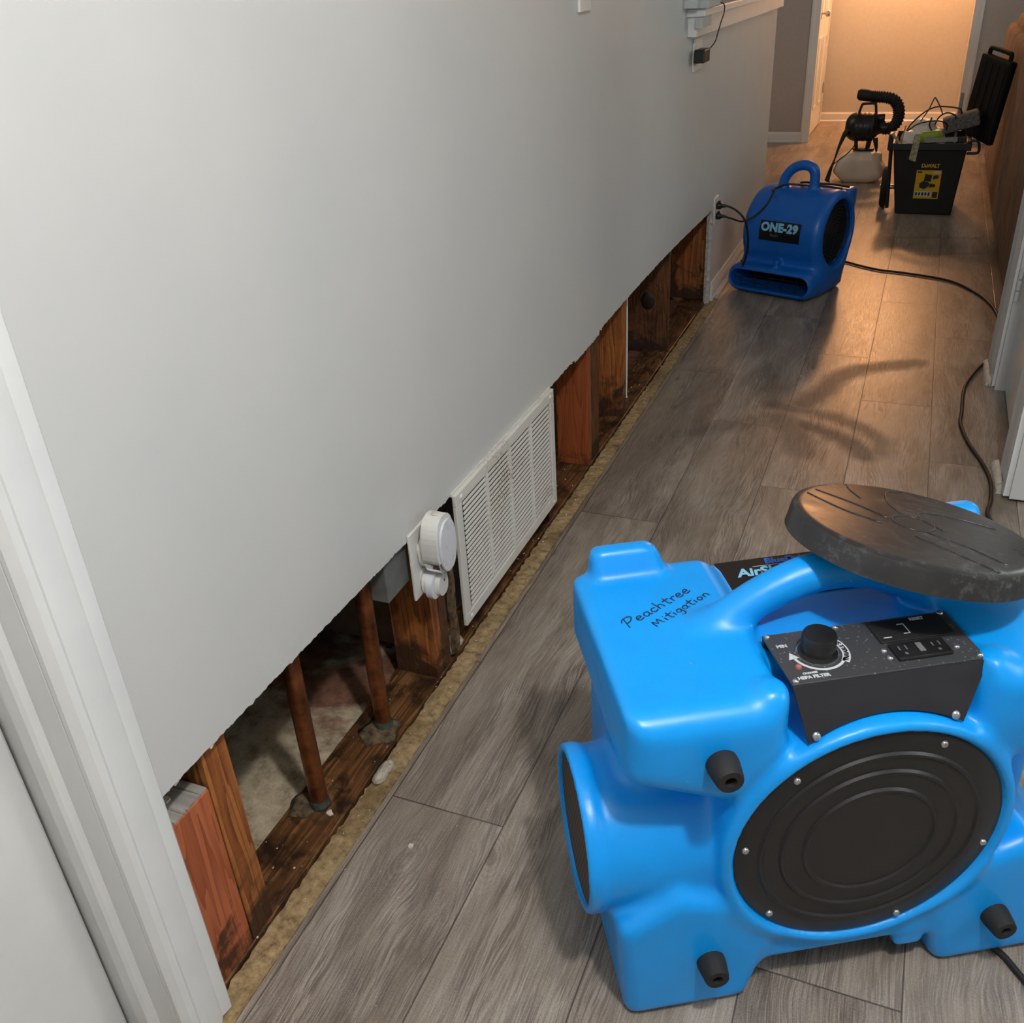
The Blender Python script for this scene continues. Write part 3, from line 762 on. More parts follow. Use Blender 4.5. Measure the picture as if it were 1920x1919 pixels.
# putty around pipe feet
def lump(name, label, cat, cx, cy, cz, rx, ry, rz, m, seed=1, kind=None):
    rs = random.Random(seed); bm = bmesh.new(); bmesh.ops.create_icosphere(bm, subdivisions=3, radius=1)
    ph = [rs.uniform(0, 6) for _ in range(6)]
    for v in bm.verts:
        p = v.co.copy(); k = 1+0.16*math.sin(p.x*4+ph[0])*math.sin(p.y*5+ph[1])+0.12*math.sin(p.z*7+ph[2]+p.x*6)+rs.uniform(-.05,.05)
        v.co = Vector((cx+p.x*k*rx, cy+p.y*k*ry, cz+p.z*k*rz))
        if v.co.z < cz-rz*0.4: v.co.z = cz-rz*0.4
    o = obj(name, bm, m, smooth=True); tag(o, label, cat, kind=kind); return o
lump('mortar_patch', 'crumbly grey patch at the foot of the pipe nearer the casing', 'mortar', -0.090, 1.080, 0.000, 0.030, 0.036, 0.005, M['sealer'], 3)
lump('mortar_patch', 'crumbly ring of dirt around the pipe foot nearer the outlet', 'mortar', -0.052, 1.325, 0.000, 0.042, 0.046, 0.004, M['sealer'], 4)
lump('plaster_lump', 'whitish plaster lump on the tan strip beside the outlet pipe', 'plaster', 0.020, 1.215, 0.001, 0.014, 0.035, 0.008, M['gypsum'], 5)
lump('plaster_lump', 'broken plaster lump under the left bottom corner of the vent', 'plaster', -0.02, 1.640, 0.014, 0.022, 0.035, 0.022, M['gypsum'], 6)
# ragged drywall remnant left of vent
pts = [(1.603, 0.02), (1.626, 0.02), (1.63, 0.08), (1.624, 0.14), (1.630, 0.2), (1.626, 0.28), (1.630, 0.40), (1.612, 0.40), (1.608, 0.3), (1.612, 0.22), (1.604, 0.16), (1.611, 0.1)]
o = obj('drywall_remnant', bm_prism(pts, -0.001, 0.012, FX), M['sealer']); tag(o, 'dirty upright drywall remnant along the left edge of the vent grille', 'drywall scrap')

# thin wire
o = tube('wire', [(-0.041, 3.27, 0.0), (-0.040, 3.271, 0.2), (-0.041, 3.269, 0.6), (-0.041, 3.27, 1.2)], 0.004, M['plastic_white']); tag(o, 'thin straight white wire hanging down in the cavity', 'wire')

# electrical box
t = empty('electrical_box', 'grey electrical box in the cavity behind the near outlet plate', 'electrical box', (0, 0, 0))
bm = bm_box(-0.065, 0.004, 1.352, 1.446, 0.338, 0.445)
obj('box_body', bm, M['boxgrey'], t, bevel=0.002)

# near outlet plate + plugged devices
t = empty('outlet_plate', 'white outlet cover plate at the cut edge, holding the night light', 'outlet plate', (0, 0, 0))
bm = bm_box(0.0205, 0.027, 1.424, 1.502, 0.300, 0.462)
obj('cover', bm, M['plastic_white'], t, bevel=0.002)
for zc in (0.412, 0.344):
    obj('receptacle', bm_lathe([(0,0),(0.016,0),(0.016,0.0025),(0,0.0025)], lambda x,y,h,zc=zc:(0.0272+h,1.464+x,zc+y), 20), M['plastic_white'], t, angle=40)
def oval_prism(yc, zc, ry, rz, x0, x1, m, name, parent, n=36, pw=2.4, bevel=0.003, zmin=None, zmax=None):
    P = []
    for i in range(n):
        a = 2*PI*i/n; c, s = math.cos(a), math.sin(a)
        P.append((yc+ry*math.copysign(abs(c)**(2/pw), c), zc+rz*math.copysign(abs(s)**(2/pw), s)))
    if zmin is not None: P = [(p, max(q, zmin)) for p, q in P]
    if zmax is not None: P = [(p, min(q, zmax)) for p, q in P]
    o = obj(name, bm_prism(P, x0, x1, FX), m, parent, bevel=bevel); return o
t = empty('night_light', 'white oval plug-in night light with clear bottom, upper socket', 'night light', (0, 0, 0))
oval_prism(1.470, 0.402, 0.024, 0.034, 0.030, 0.044, M['plastic_white'], 'plug_base', t)
oval_prism(1.478, 0.426, 0.041, 0.066, 0.044, 0.082, M['plastic_white'], 'housing', t, zmin=0.392)
oval_prism(1.478, 0.424, 0.040, 0.070, 0.046, 0.080, M['lens'], 'clear_lens', t, zmax=0.3915)
oval_prism(1.480, 0.420, 0.035, 0.060, 0.0825, 0.088, M['plastic_cool'], 'front_cover', t)
obj('sensor_button', bm_lathe([(0,0),(0.008,0),(0.007,0.002),(0,0.0025)], lambda x,y,h:(0.063+x,1.478+y,0.492+h), 16), M['cream'], t, smooth=True)
t = empty('plug_in_device', 'small white wedge plug-in device in the lower socket', 'plug-in device', (0, 0, 0))
oval_prism(1.468, 0.324, 0.022, 0.026, 0.030, 0.040, M['plastic_white'], 'plug_base', t)
oval_prism(1.470, 0.320, 0.029, 0.031, 0.0405, 0.056, M['plastic_cool'], 'body', t)
oval_prism(1.476, 0.320, 0.021, 0.026, 0.0565, 0.068, M['plastic_white'], 'front_cover', t)
obj('led', bm_lathe([(0,0),(0.003,0),(0.003,0.0015),(0,0.0018)], lambda x,y,h:(0.0685+h,1.478+x,0.330+y), 10), M['boxgrey'], t)

# vent grille
t = empty('vent_grille', 'large white slatted return-air vent grille hanging over the cut drywall', 'vent grille', (0, 0, 0))
Y0, Y1, Z0, Z1 = 1.632, 2.275, 0.088, 0.446
bm = bmesh.new()
bm_box(0.024, 0.034, Y0, Y1, Z1-0.030, Z1, bm); bm_box(0.024, 0.034, Y0, Y1, Z0, Z0+0.030, bm)
bm_box(0.024, 0.034, Y0, Y0+0.030, Z0+0.030, Z1-0.030, bm); bm_box(0.024, 0.034, Y1-0.030, Y1, Z0+0.030, Z1-0.030, bm)
for k in (1, 2, 3):
    yc = Y0+0.03+(Y1-Y0-0.06)*k/4
    bm_box(0.026, 0.0335, yc-0.007, yc+0.007, Z0+0.03, Z1-0.03, bm)
obj('frame', bm, M['vent'], t, bevel=0.002)
bm = bm_box(0.0205, 0.024, Y0, Y1, Z1-0.004, Z1+0.004); obj('flange', bm, M['vent'], t)
bm = bmesh.new(); ns = 22
for k in range(ns):
    zc = Z0+0.034+(Z1-Z0-0.068)*(k+0.5)/ns
    P = [(0.0290, zc-0.0034), (0.0318, zc-0.0036), (0.0325, zc-0.0026), (0.0313, zc+0.0030), (0.0293, zc+0.0034)]
    for q in range(4):
        ya = Y0+0.03+(Y1-Y0-0.06)*q/4+0.009; yb = Y0+0.03+(Y1-Y0-0.06)*(q+1)/4-0.009
        bm_prism(P, ya, yb, FY, bm)
obj('slats', bm, M['vent'], t)
for (yy, zz) in ((Y0+0.028, Z1-0.014), (Y1-0.028, Z1-0.014), (Y0+0.028, Z0+0.014), (Y1-0.028, Z0+0.014)):
    obj('screw', bm_lathe([(0,0.0035),(0.004,0.003),(0.006,0.001),(0.006,0)], lambda x,y,h,yy=yy,zz=zz:(0.0341+h,yy+x,zz+y), 14), M['vent'], t, smooth=True)
o = obj('duct_liner', bm_box(-0.09, -0.084, 1.66, 2.26, 0.0, 0.46), M['gap_shade']); tag(o, 'duct board behind the vent slats, coloured near-black for shade in the gaps', 'duct board')

# light switch plate near the top of the picture
t = empty('switch_plate', 'white switch plate high on the painted wall, above and beyond the vent grille', 'switch plate', (0, 0, 0))
obj('plate', bm_box(0.0205, 0.029, 2.575, 2.665, 1.352, 1.475), M['plastic_white'], t, bevel=0.002)
# outlet under ledge with adapter
t = empty('outlet_plate', 'white outlet plate below the ledge with the black adapter', 'outlet plate', (0, 0, 0))
obj('cover', bm_box(0.0205, 0.028, 3.935, 4.075, 1.080, 1.194), M['plastic_white'], t, bevel=0.002)
obj('receptacle', bm_box(0.0283, 0.032, 3.965, 4.035, 1.105, 1.170), M['plastic_white'], t, bevel=0.001)
t = empty('power_adapter', 'small black power adapter plugged in below the ledge', 'power adapter', (0, 0, 0))
obj('body', bm_box(0.034, 0.075, 3.90, 4.00, 1.113, 1.160), M['black'], t, bevel=0.005)
tube('cable', [(0.060, 4.00, 1.147), (0.062, 4.05, 1.152), (0.070, 4.11, 1.172), (0.078, 4.12, 1.205), (0.088, 4.11, 1.235), (0.094, 4.14, 1.275), (0.090, 4.13, 1.3035), (0.06, 4.09, 1.3035), (0.0, 4.05, 1.3035)], 0.0022, M['cord'], t)

# crumbs
def crumbs(name, label, n, region, m, smin_=0.0015, smax_=0.005, seed=2, zf=0.0):
    rs = random.Random(seed); bm = bmesh.new()
    for _ in range(n):
        x, y = rs.uniform(region[0], region[1]), rs.uniform(region[2], region[3])
        s = rs.uniform(smin_, smax_)*(0.5+rs.random())
        vs = [bm.verts.new((x+s*rs.uniform(.4,1)*math.cos(a), y+s*rs.uniform(.4,1.3)*math.sin(a), zf)) for a in (0, 1.6, 3.1, 4.7)]
        tp = bm.verts.new((x, y, zf+s*rs.uniform(.3,.8)))
        for i in range(4): bm.faces.new([vs[i], vs[(i+1)%4], tp])
        bm.faces.new(vs[::-1])
    o = obj(name, bm, m); tag(o, label, 'debris', kind='stuff'); return o
crumbs('plaster_crumbs', 'scattered plaster crumbs on the wet sill plate and tan strip', 260, (-0.115, 0.05, 0.7, 4.4), M['crumb'], 0.001, 0.0035, 2, -0.0003)
crumbs('plaster_specks', 'tiny white plaster specks scattered over the laminate', 110, (0.07, 0.32, 0.75, 4.5), M['crumb'], 0.0008, 0.002, 5, 0.0003)
def chip(label, x, y, z, s, seed):
    rs = random.Random(seed); bm = bmesh.new()
    P = [(s*rs.uniform(.5, 1)*math.cos(a), s*rs.uniform(.5, 1.2)*math.sin(a)) for a in np.linspace(0, 5.4, 7)]
    bm_prism([(x+p, y+q) for p, q in P], z, z+s*0.35, FZ, bm)
    o = obj('plaster_chip', bm, M['crumb']); tag(o, label, 'plaster chip')
chip('white plaster chip on the dusty top of the reddish block', -0.045, 0.735, 0.3772, 0.010, 1)
chip('white plaster chip at the foot of the copper pipe nearer the casing', -0.028, 1.078, 0.0004, 0.009, 2)
chip('plaster flake on the laminate beside the near part of the tan strip', 0.165, 1.06, 0.0005, 0.008, 3)
# torn paper fringe hanging from the cut edge
def fringe(label, y, L, k):
    rs = random.Random(k); z0 = cut_z(y)
    P = [(0.010, y, z0), (0.004, y+0.006, z0-L*0.3), (-0.006, y+0.012, z0-L*0.5), (-0.010, y+0.02, z0-L)]
    o = tube('torn_paper', P, 0.004, M['crumb'], None, n=6, radii=[0.002, 0.006, 0.005, 0.001], flat=0.35); tag(o, label, 'torn paper')
fringe('curled drywall paper hanging at the top of the copper pipe nearer the casing', 1.02, 0.025, 1)
fringe('small torn paper curl hanging left of the copper pipes', 0.90, 0.018, 2)
fringe('torn paper curl at the upper right corner of the vent grille', 2.285, 0.014, 3)
bm = bmesh.new(); rs = random.Random(9)
for _ in range(230):
    y = rs.choice([rs.uniform(0.69, 0.85), rs.uniform(0.69, 4.48), rs.uniform(2.28, 3.1)]); s = rs.uniform(0.0015, 0.004)
    q = bmesh.ops.create_icosphere(bm, subdivisions=1, radius=s, matrix=Matrix.Translation((rs.uniform(0.003, 0.017), y, cut_z(y)-rs.uniform(0.0, 0.006))))
o = obj('gypsum_fringe', bm, M['crumb']); tag(o, 'crumbling white gypsum bits clinging along the cut drywall edge', 'debris', kind='stuff')

# ================================================================ AIR SCRUBBER (large blue machine)
SCR = empty('air_scrubber', 'large bright blue moulded air scrubber standing in the right foreground', 'air scrubber', (0.668, 0.878, 0.0), math.radians(30.5))
CU, CZ = 0.338, 0.332
def scrub(u, d, z):
    x = 0.338-np.abs(u-0.338)          # mirrored: 0 at the flanks
    f = sb(u, d, z, 0.005, 0.671, 0.105, 0.385, 0.085, 0.60, 0.035)
    # corner blocks
    tb = smax(spoly(x, z, [(-0.022, 0.495), (0.130, 0.430), (0.205, 0.50), (0.200, 0.608), (-0.022, 0.608)], 0.016), np.abs(d-0.1975)-0.1945, 0.045)
    lg = smax(spoly(x, z, [(-0.020, 0.0), (0.178, 0.0), (0.215, 0.14), (0.150, 0.235), (0.06, 0.268), (-0.034, 0.205)], 0.012), np.abs(d-0.1925)-0.1925, 0.03)
    f = smin(f, tb, 0.015); f = smin(f, lg, 0.015)
    # wedge flare joining duct and hub
    dc = scyl(d-0.154, z-0.280, u, 0.124+np.clip(u+0.05, 0, 0.3)*0.05, -0.06, 0.30, 0.01)
    f = smin(f, dc, 0.02)
    # hub ring
    hub = scyl(u-CU, z-CZ, d, 0.224, -0.004, 0.16, 0.014)
    f = smin(f, hub, 0.022)
    # low tie between the legs
    f = smin(f, sb(u, d, z, 0.18, 0.50, 0.012, 0.36, 0.070, 0.20, 0.02), 0.015)
    f = smin(f, sb(u, d, z, 0.425, 0.475, 0.012, 0.34, 0.046, 0.15, 0.01), 0.01)
    # rear raised corners
    bp_ = smax(smax(spoly(d, z, [(0.325, 0.59), (0.395, 0.585), (0.388, 0.648), (0.358, 0.652)], 0.008), -(x-0.008), 0.02), x-0.132, 0.02)
    slope = (x-0.132)*0.86+(z-0.605)*0.5
    bp_ = smax(bp_, slope-0.008, 0.02)
    f = smin(f, bp_, 0.012)
    # tray behind the control panel, open to the rear
    tray = sb(u, d, z, 0.212, 0.482, 0.03, 0.50, 0.590, 0.80, 0.012)
    f = smax(f, -tray, 0.014)
    side = np.abs(u-0.346)-(0.142+(z-0.6095)*0.22)
    fr = np.maximum(np.maximum(d-(0.0405+(z-0.6095)*0.36), side), 0.50-z)
    fr = np.maximum(fr, -(np.sqrt((u-CU)**2+(z-CZ)**2)-0.226))
    f = smax(f, -fr, 0.006)
    # knuckles beside the panel
    for s_ in (0.182, 0.498):
        f = smin(f, scyl(u-s_, d-0.042, z, 0.017, 0.52, 0.614, 0.010), 0.022)
    # handle
    P = [(0.110, 0.195, 0.568), (0.165, 0.203, 0.600), (0.225, 0.208, 0.636), (0.285, 0.210, 0.661), (0.338, 0.210, 0.668), (0.391, 0.210, 0.661), (0.451, 0.208, 0.636), (0.511, 0.203, 0.600), (0.566, 0.195, 0.568)]
    P = [tuple(v) for v in catmull(P, 3)]
    hh = None
    for a_, b_ in zip(P[:-1], P[1:]):
        c_ = scap(u, d, z, a_, b_, 0.026); hh = c_ if hh is None else smin(hh, c_, 0.01)
    f = smin(f, hh, 0.022)
    # cover recess
    f = smax(f, -scyl(u-CU, z-CZ, d, 0.206, -0.05, 0.008, 0.004), 0.006)
    # duct bore and flange
    f = smin(f, scyl(d-0.154, z-0.280, u, 0.129, -0.072, -0.046, 0.006), 0.010)
    f = smax(f, -scyl(d-0.154, z-0.280, u, 0.117, -0.12, -0.030, 0.002), 0.004)
    return f
sdf_obj('housing', scrub, (-0.085, -0.02, -0.005), (0.77, 0.41, 0.71), 0.0052, M['blue'], SCR, relax=2)
FD = lambda x, y, h: (CU+x, h, CZ+y)
obj('duct_grille', bm_lathe([(0,-0.064),(0.1185,-0.064),(0.1185,-0.058),(0,-0.058)], lambda x,y,h:(h,0.154+x,0.280+y), 56), M['perf'], SCR, angle=40)
# round black cover with concentric ridges
pr = [(0.0,0.0035),(0.094,0.0035),(0.097,0.0005),(0.101,0.0005),(0.104,0.0040),(0.128,0.0040),(0.131,0.001),(0.135,0.001),(0.138,0.0045),(0.160,0.0045),(0.163,0.0015),(0.167,0.0015),(0.170,0.005),(0.198,0.005),(0.203,0.0075),(0.203,0.012),(0.0,0.012)]
obj('round_cover', bm_lathe([(r,h-0.003) for r,h in pr], FD, 96), M['black'], SCR, angle=35, label='round black ribbed cover')
for k, a in enumerate((64, 117+14, 174, 222, 285+6, 346)):
    rr = math.radians(a); cx, cz = CU+0.190*math.cos(rr), CZ+0.190*math.sin(rr)
    obj('screw', bm_lathe([(0,-0.0035),(0.004,-0.003),(0.0055,-0.001),(0.0055,0.002)], lambda x,y,h,cx=cx,cz=cz:(cx+x,h+0.001,cz+y), 14), M['steel'], SCR, smooth=True)
for (fu, fz) in ((0.104, 0.530), (0.110, 0.117), (0.576, 0.530), (0.576, 0.112)):
    pr = [(0.022,0.006),(0.0225,-0.006),(0.019,-0.030),(0.0175,-0.034),(0.0085,-0.034),(0.0080,-0.020),(0.0,-0.020)]
    obj('rubber_foot', bm_lathe(pr, lambda x,y,h,fu=fu,fz=fz:(fu+x,h,fz+y), 28), M['rubber'], SCR, angle=40)
# control panel
u0, u1 = 0.210, 0.486
bm = bmesh.new()
bm_box(u0, u1, 0.0405, 0.150, 0.6075, 0.6115, bm)
obj('panel_top', bm, M['panel_top'], SCR, bevel=0.001)
arc = []
for a in np.linspace(math.radians(61), math.radians(119), 18):
    arc.append((CU+0.228*math.cos(a), CZ+0.228*math.sin(a)))
fp = [(u0, 0.6095)]+[(arc[-1][0], arc[-1][1])]+arc[::-1][1:]+[(u1, 0.6095)]
obj('panel_front', bm_prism(fp, 0.0375, 0.0400, lambda p, q, d: (p, d+(q-0.6095)*0.36, q)), M['panel_front'], SCR)
bm = bm_box(u0+0.001, u1-0.001, 0.142, 0.1495, 0.586, 0.6074)
obj('panel_back', bm, M['panel_front'], SCR)
zt = 0.6115
def up(x, y, h, cx, cy): return (cx+x, cy+y, zt+h)
KX, KY = 0.270, 0.098
obj('knob', bm_lathe([(0.027,0.0002),(0.027,0.003),(0.0215,0.004),(0.021,0.010),(0.0235,0.012),(0.0235,0.030),(0.022,0.033),(0,0.0335)], lambda x,y,h:up(x,y,h,KX,KY), 40), M['black'], SCR, angle=35)
obj('knob_ring', bm_lathe([(0.0272,0.0002),(0.0290,0.0002),(0.0290,0.001),(0.0272,0.001)], lambda x,y,h:up(x,y,h,KX,KY), 40, closed=True), M['steel'], SCR)
bm = bmesh.new()
def arcband(r0, r1, a0, a1, n=40, taper=False):
    vs = []
    for i in range(n+1):
        t_ = i/n; a = math.radians(a0+(a1-a0)*t_)
        ra = r0 if not taper else r1-(r1-r0)*(0.15+0.85*t_)
        vs.append((bm.verts.new((KX+ra*math.cos(a), KY+ra*math.sin(a), zt+0.0005)), bm.verts.new((KX+r1*math.cos(a), KY+r1*math.sin(a), zt+0.0005))))
    for A, B in zip(vs[:-1], vs[1:]): bm.faces.new([A[0], A[1], B[1], B[0]])
arcband(0.034, 0.038, 190, 330)
arcband(0.033, 0.044, 318, 395)
v_ = [bm.verts.new(p) for p in ((KX-0.044, KY-0.008, zt+.0005), (KX-0.028, KY-0.006, zt+.0005), (KX-0.038, KY+0.007, zt+.0005))]
bm.faces.new(v_)
obj('dial_print', bm, M['print_white'], SCR)
tb = text_bm('VARIABLE SPEED', 0.0085, 0.0002, bold=0.0003)
for v in tb.verts:
    a = math.radians(320)+v.co.x/0.0385*0.95; r = 0.0385+0.0028-v.co.y
    v.co = Vector((KX+r*math.cos(a), KY+r*math.sin(a), zt+0.0008+v.co.z))
obj('dial_lettering', tb, M['print_black'], SCR)
X_, Y_ = (1, 0, 0), (0, 1, 0)
text('lettering', 'MIN', 0.0085, M['print_white'], SCR, (0.220, 0.118, zt+0.0006), X_, Y_, extrude=0.0002, bold=0.0004)
text('lettering', 'HEPA FILTER', 0.0080, M['print_white'], SCR, (0.222, 0.0485, zt+0.0006), X_, Y_, extrude=0.0002, bold=0.0004)
text('lettering', 'CHANGE', 0.0050, M['print_white'], SCR, (0.232, 0.0575, zt+0.0006), X_, Y_, extrude=0.0002, bold=0.0003)
text('lettering', 'RESET', 0.0080, M['print_white'], SCR, (0.425, 0.135, zt+0.0033), X_, Y_, extrude=0.0002, bold=0.0003)
obj('breaker_plate', bm_box(0.362, 0.472, 0.096, 0.143, zt+0.0003, zt+0.003), M['black_matte'], SCR, bevel=0.001)
bm = bm_box(0.402, 0.412, 0.129, 0.1305, zt+0.0033, zt+0.0038); bm_box(0.4105, 0.412, 0.108, 0.129, zt+0.0033, zt+0.0038, bm); bm_box(0.402, 0.4105, 0.108, 0.1095, zt+0.0033, zt+0.0038, bm)
bm_box(0.370, 0.382, 0.104, 0.1055, zt+0.0033, zt+0.0038, bm)
obj('plate_print', bm, M['print_white'], SCR)
bm = bm_box(0.368, 0.446, 0.055, 0.090, zt+0.0003, zt+0.006)
obj('power_outlet', bm, M['black'], SCR, bevel=0.002)
bm = bmesh.new()
for cx in (0.382, 0.430):
    bm_box(cx-0.006, cx-0.004, 0.072, 0.080, zt+0.0063, zt+0.0066, bm); bm_box(cx+0.004, cx+0.006, 0.072, 0.081, zt+0.0063, zt+0.0066, bm); bm_box(cx-0.002, cx+0.002, 0.062, 0.066, zt+0.0063, zt+0.0066, bm)
bm_box(0.402, 0.410, 0.064, 0.082, zt+0.0063, zt+0.0075, bm)
obj('outlet_slots', bm, M['boxgrey'], SCR)
obj('indicator_lamp', bm_lathe([(0,0.006),(0.0035,0.0045),(0.005,0.001),(0.005,0.0002)], lambda x,y,h:up(x,y,h,0.232,0.073), 14), plain('amber_led', (150, 90, 80), 0.3), SCR, smooth=True)
for (sx, sy) in ((0.217, 0.145), (0.318, 0.146), (0.477, 0.146), (0.217, 0.047), (0.479, 0.047), (0.359, 0.082), (0.360, 0.066), (0.458, 0.070)):
    obj('screw', bm_lathe([(0,0.004),(0.003,0.0034),(0.0048,0.0012),(0.0048,0.0001)], lambda x,y,h,sx=sx,sy=sy:up(x,y,h,sx,sy), 14), M['steel'], SCR, smooth=True)
for (sx, sz) in ((0.2385, 0.5415), (0.4375, 0.5420)):
    obj('screw', bm_lathe([(0,-0.004),(0.004,-0.0034),(0.0062,-0.001),(0.0062,0.0)], lambda x,y,h,sx=sx,sz=sz:(sx+x,0.0373+(sz+y-0.6095)*0.36+h,sz+y), 14), M['steel'], SCR, smooth=True)
# sticker behind the handle
obj('sticker', bm_box(0.218, 0.478, 0.262, 0.374, 0.5895, 0.5906), M['print_black'], SCR, label='black sticker with blue and white lettering')
text('lettering', 'BlueDri', 0.020, M['print_blue'], SCR, (0.298, 0.355, 0.5912), X_, Y_, extrude=0.0002, bold=0.001, shear=0.2)
obj('sticker_stripe', bm_box(0.275, 0.47, 0.3505, 0.3515, 0.5907, 0.5911), M['print_white'], SCR)
text('lettering', 'AirShield', 0.030, M['print_cyan'], SCR, (0.243, 0.327, 0.5912), X_, Y_, extrude=0.0002, bold=0.001, shear=0.2)
# handwriting "Peachtree / Mitigation" as pen strokes
STR = {
 'P': (0.9, [[(0.15,-.1),(.3,.5),(.42,1.0)], [(.12,.75),(.3,1.02),(.7,1.05),(.85,.8),(.6,.5),(.3,.42)]]),
 'e': (0.55, [[(.08,.28),(.4,.32),(.38,.5),(.2,.52),(.06,.25),(.2,.02),(.48,.1)]]),
 'a': (0.6, [[(.45,.45),(.2,.5),(.06,.22),(.2,0),(.42,.2),(.46,.45),(.42,.1),(.55,.02)]]),
 'c': (0.5, [[(.42,.42),(.2,.5),(.06,.22),(.2,.0),(.45,.1)]]),
 'h': (0.6, [[(.1,1.0),(.1,0),(.12,.35),(.3,.5),(.42,.35),(.46,0)]]),
 't': (0.5, [[(.25,.9),(.22,.1),(.4,0)], [(.0,.55),(.48,.6)]]),
 'r': (0.45, [[(.1,.5),(.12,0)], [(.12,.3),(.25,.5),(.42,.48)]]),
 'M': (0.95, [[(.1,0),(.15,.75),(.38,.25),(.6,.8),(.75,0)]]),
 'i': (0.3, [[(.12,.45),(.12,0)], [(.12,.68),(.14,.7)]]),
 'g': (0.55, [[(.42,.45),(.2,.5),(.06,.25),(.2,.05),(.4,.2),(.44,.45),(.42,-.3),(.22,-.42),(.05,-.3)]]),
 'o': (0.55, [[(.25,.5),(.06,.25),(.24,0),(.45,.25),(.28,.5)]]),
 'n': (0.6, [[(.1,.48),(.1,0),(.14,.35),(.32,.5),(.42,.32),(.46,0)]]),
}
def zsurf(u, d):
    zz = np.linspace(0.56, 0.68, 400); F = scrub(np.full(400, u), np.full(400, d), zz)
    i = np.where(F < 0)[0]
    return zz[i[-1]] if len(i) else 0.605
def handwriting(word, p0, p1, size):
    bm = bmesh.new(); x = 0; tot = sum(STR[c][0] for c in word)
    D = Vector((p1[0]-p0[0], p1[1]-p0[1])); L = D.length; D.normalize(); N = Vector((-D.y, D.x)); k = L/tot
    for c in word:
        wd, sts = STR[c]
        for st in sts:
            P = []
            for (a, b_) in catmull([(q[0], q[1], 0) for q in st], 4) and [(v.x, v.y) for v in catmull([(q[0], q[1], 0) for q in st], 4)]:
                q = Vector(p0)+D*((x+a)*k)+N*(b_*size)
                P.append((q.x, q.y, zsurf(q.x, q.y)-0.0002))
            bm_tube(P, 0.0013, 5, 0, bm)
        x += wd
    return bm
obj('handwriting', handwriting('Peachtree', (0.030, 0.212), (0.150, 0.283), 0.019), M['ink'], SCR, label='handwritten word Peachtree')
obj('handwriting', handwriting('Mitigation', (0.072, 0.205), (0.176, 0.268), 0.017), M['ink'], SCR, label='handwritten word Mitigation')
for (dd, zz) in ((0.06, 0.46), (0.06, 0.40), (0.11, 0.475)):
    pass

# black disc leaning on the handle
DT = empty('round_lid', 'scuffed round black plastic lid lying tilted on the scrubber handle', 'lid', (0.952, 1.312, 0.716))
nrm = Vector((0.119, 0.217, 1.0)).normalized()
DT.rotation_euler = nrm.to_track_quat('Z', 'Y').to_euler()
RD = 0.175
pr = [(0,0.0),(0.160,0.0),(0.168,-0.001),(0.173,-0.004),(0.175,-0.009),(0.177,-0.034),(0.178,-0.038),(0.172,-0.038),(0.168,-0.008),(0,-0.006)]
obj('disc', bm_lathe(pr, lambda x,y,h:(x,y,h), 96), M['scuffed'], DT, angle=35)
bm = bmesh.new()
def emb(P): bm_tube([(p[0], p[1], 0.0) for p in P], 0.0016, 6, 6, bm)
emb([(-0.155, 0.06), (-0.10, 0.055), (-0.03, 0.05)]); emb([(-0.150, 0.02), (-0.09, 0.01), (-0.03, 0.015)])
emb([(0.02, 0.05), (0.08, 0.06), (0.15, 0.05)]); emb([(0.03, 0.02), (0.09, 0.015), (0.155, 0.02)])
emb([(-0.04, -0.02), (0.0, -0.03), (0.02, -0.06), (-0.02, -0.10), (-0.07, -0.12)]); emb([(0.03, -0.02), (0.07, -0.05), (0.10, -0.10), (0.09, -0.13)])
emb([(0.03*math.cos(a), 0.03*math.sin(a)) for a in np.linspace(0, 2*PI, 16)])
emb([(0.10, -0.02), (0.13, -0.04), (0.15, -0.06)])
obj('embossing', bm, M['scuffed'], DT, smooth=True)

# ================================================================ AIR MOVER (small blue blower)
BL = empty('air_mover', 'smaller blue snail-shaped air mover by the wall end, farther down the hall', 'air mover', (0.085, 4.69, 0.0), math.radians(-20))
def mover(a, b, z):
    f = scyl(b-0.275, z-0.275, a, 0.205, 0.0, 0.415, 0.045)
    nz = sb(a, b, z, -0.035, 0.425, 0.0, 0.36, 0.004, 0.140, 0.064)
    f = smin(f, nz, 0.05)
    f = smin(f, sb(a, b, z, 0.01, 0.41, 0.12, 0.40, 0.004, 0.20, 0.03), 0.04)
    f = smin(f, sb(a, b, z, 0.20, 0.225, 0.05, 0.16, 0.10, 0.175, 0.008), 0.012)
    f = smin(f, sb(a, b, z, 0.10, 0.40, 0.38, 0.475, 0.375, 0.465, 0.02), 0.03)
    # intake recess, right flank
    f = smax(f, -scyl(b-0.275, z-0.283, a, 0.155, 0.375, 0.50, 0.004), 0.012)
    # mouth
    mo = sb(a, b, z, -0.012, 0.402, -0.10, 0.24, 0.030, 0.116, 0.042)
    f = smax(f, -mo, 0.010)
    # carry handle
    P = [tuple(v) for v in catmull([(0.120, 0.235, 0.46), (0.132, 0.24, 0.525), (0.172, 0.245, 0.570), (0.225, 0.25, 0.585), (0.266, 0.255, 0.568), (0.276, 0.255, 0.52), (0.272, 0.25, 0.46)], 4)]
    hh = None
    for p_, q_ in zip(P[:-1], P[1:]):
        c_ = scap(a, b, z, p_, q_, 0.019); hh = c_ if hh is None else smin(hh, c_, 0.012)
    return smin(f, hh, 0.02)
sdf_obj('housing', mover, (-0.04, -0.005, 0.0), (0.43, 0.49, 0.62), 0.0058, M['blue_shaded'], BL, relax=2)
bm = bmesh.new()
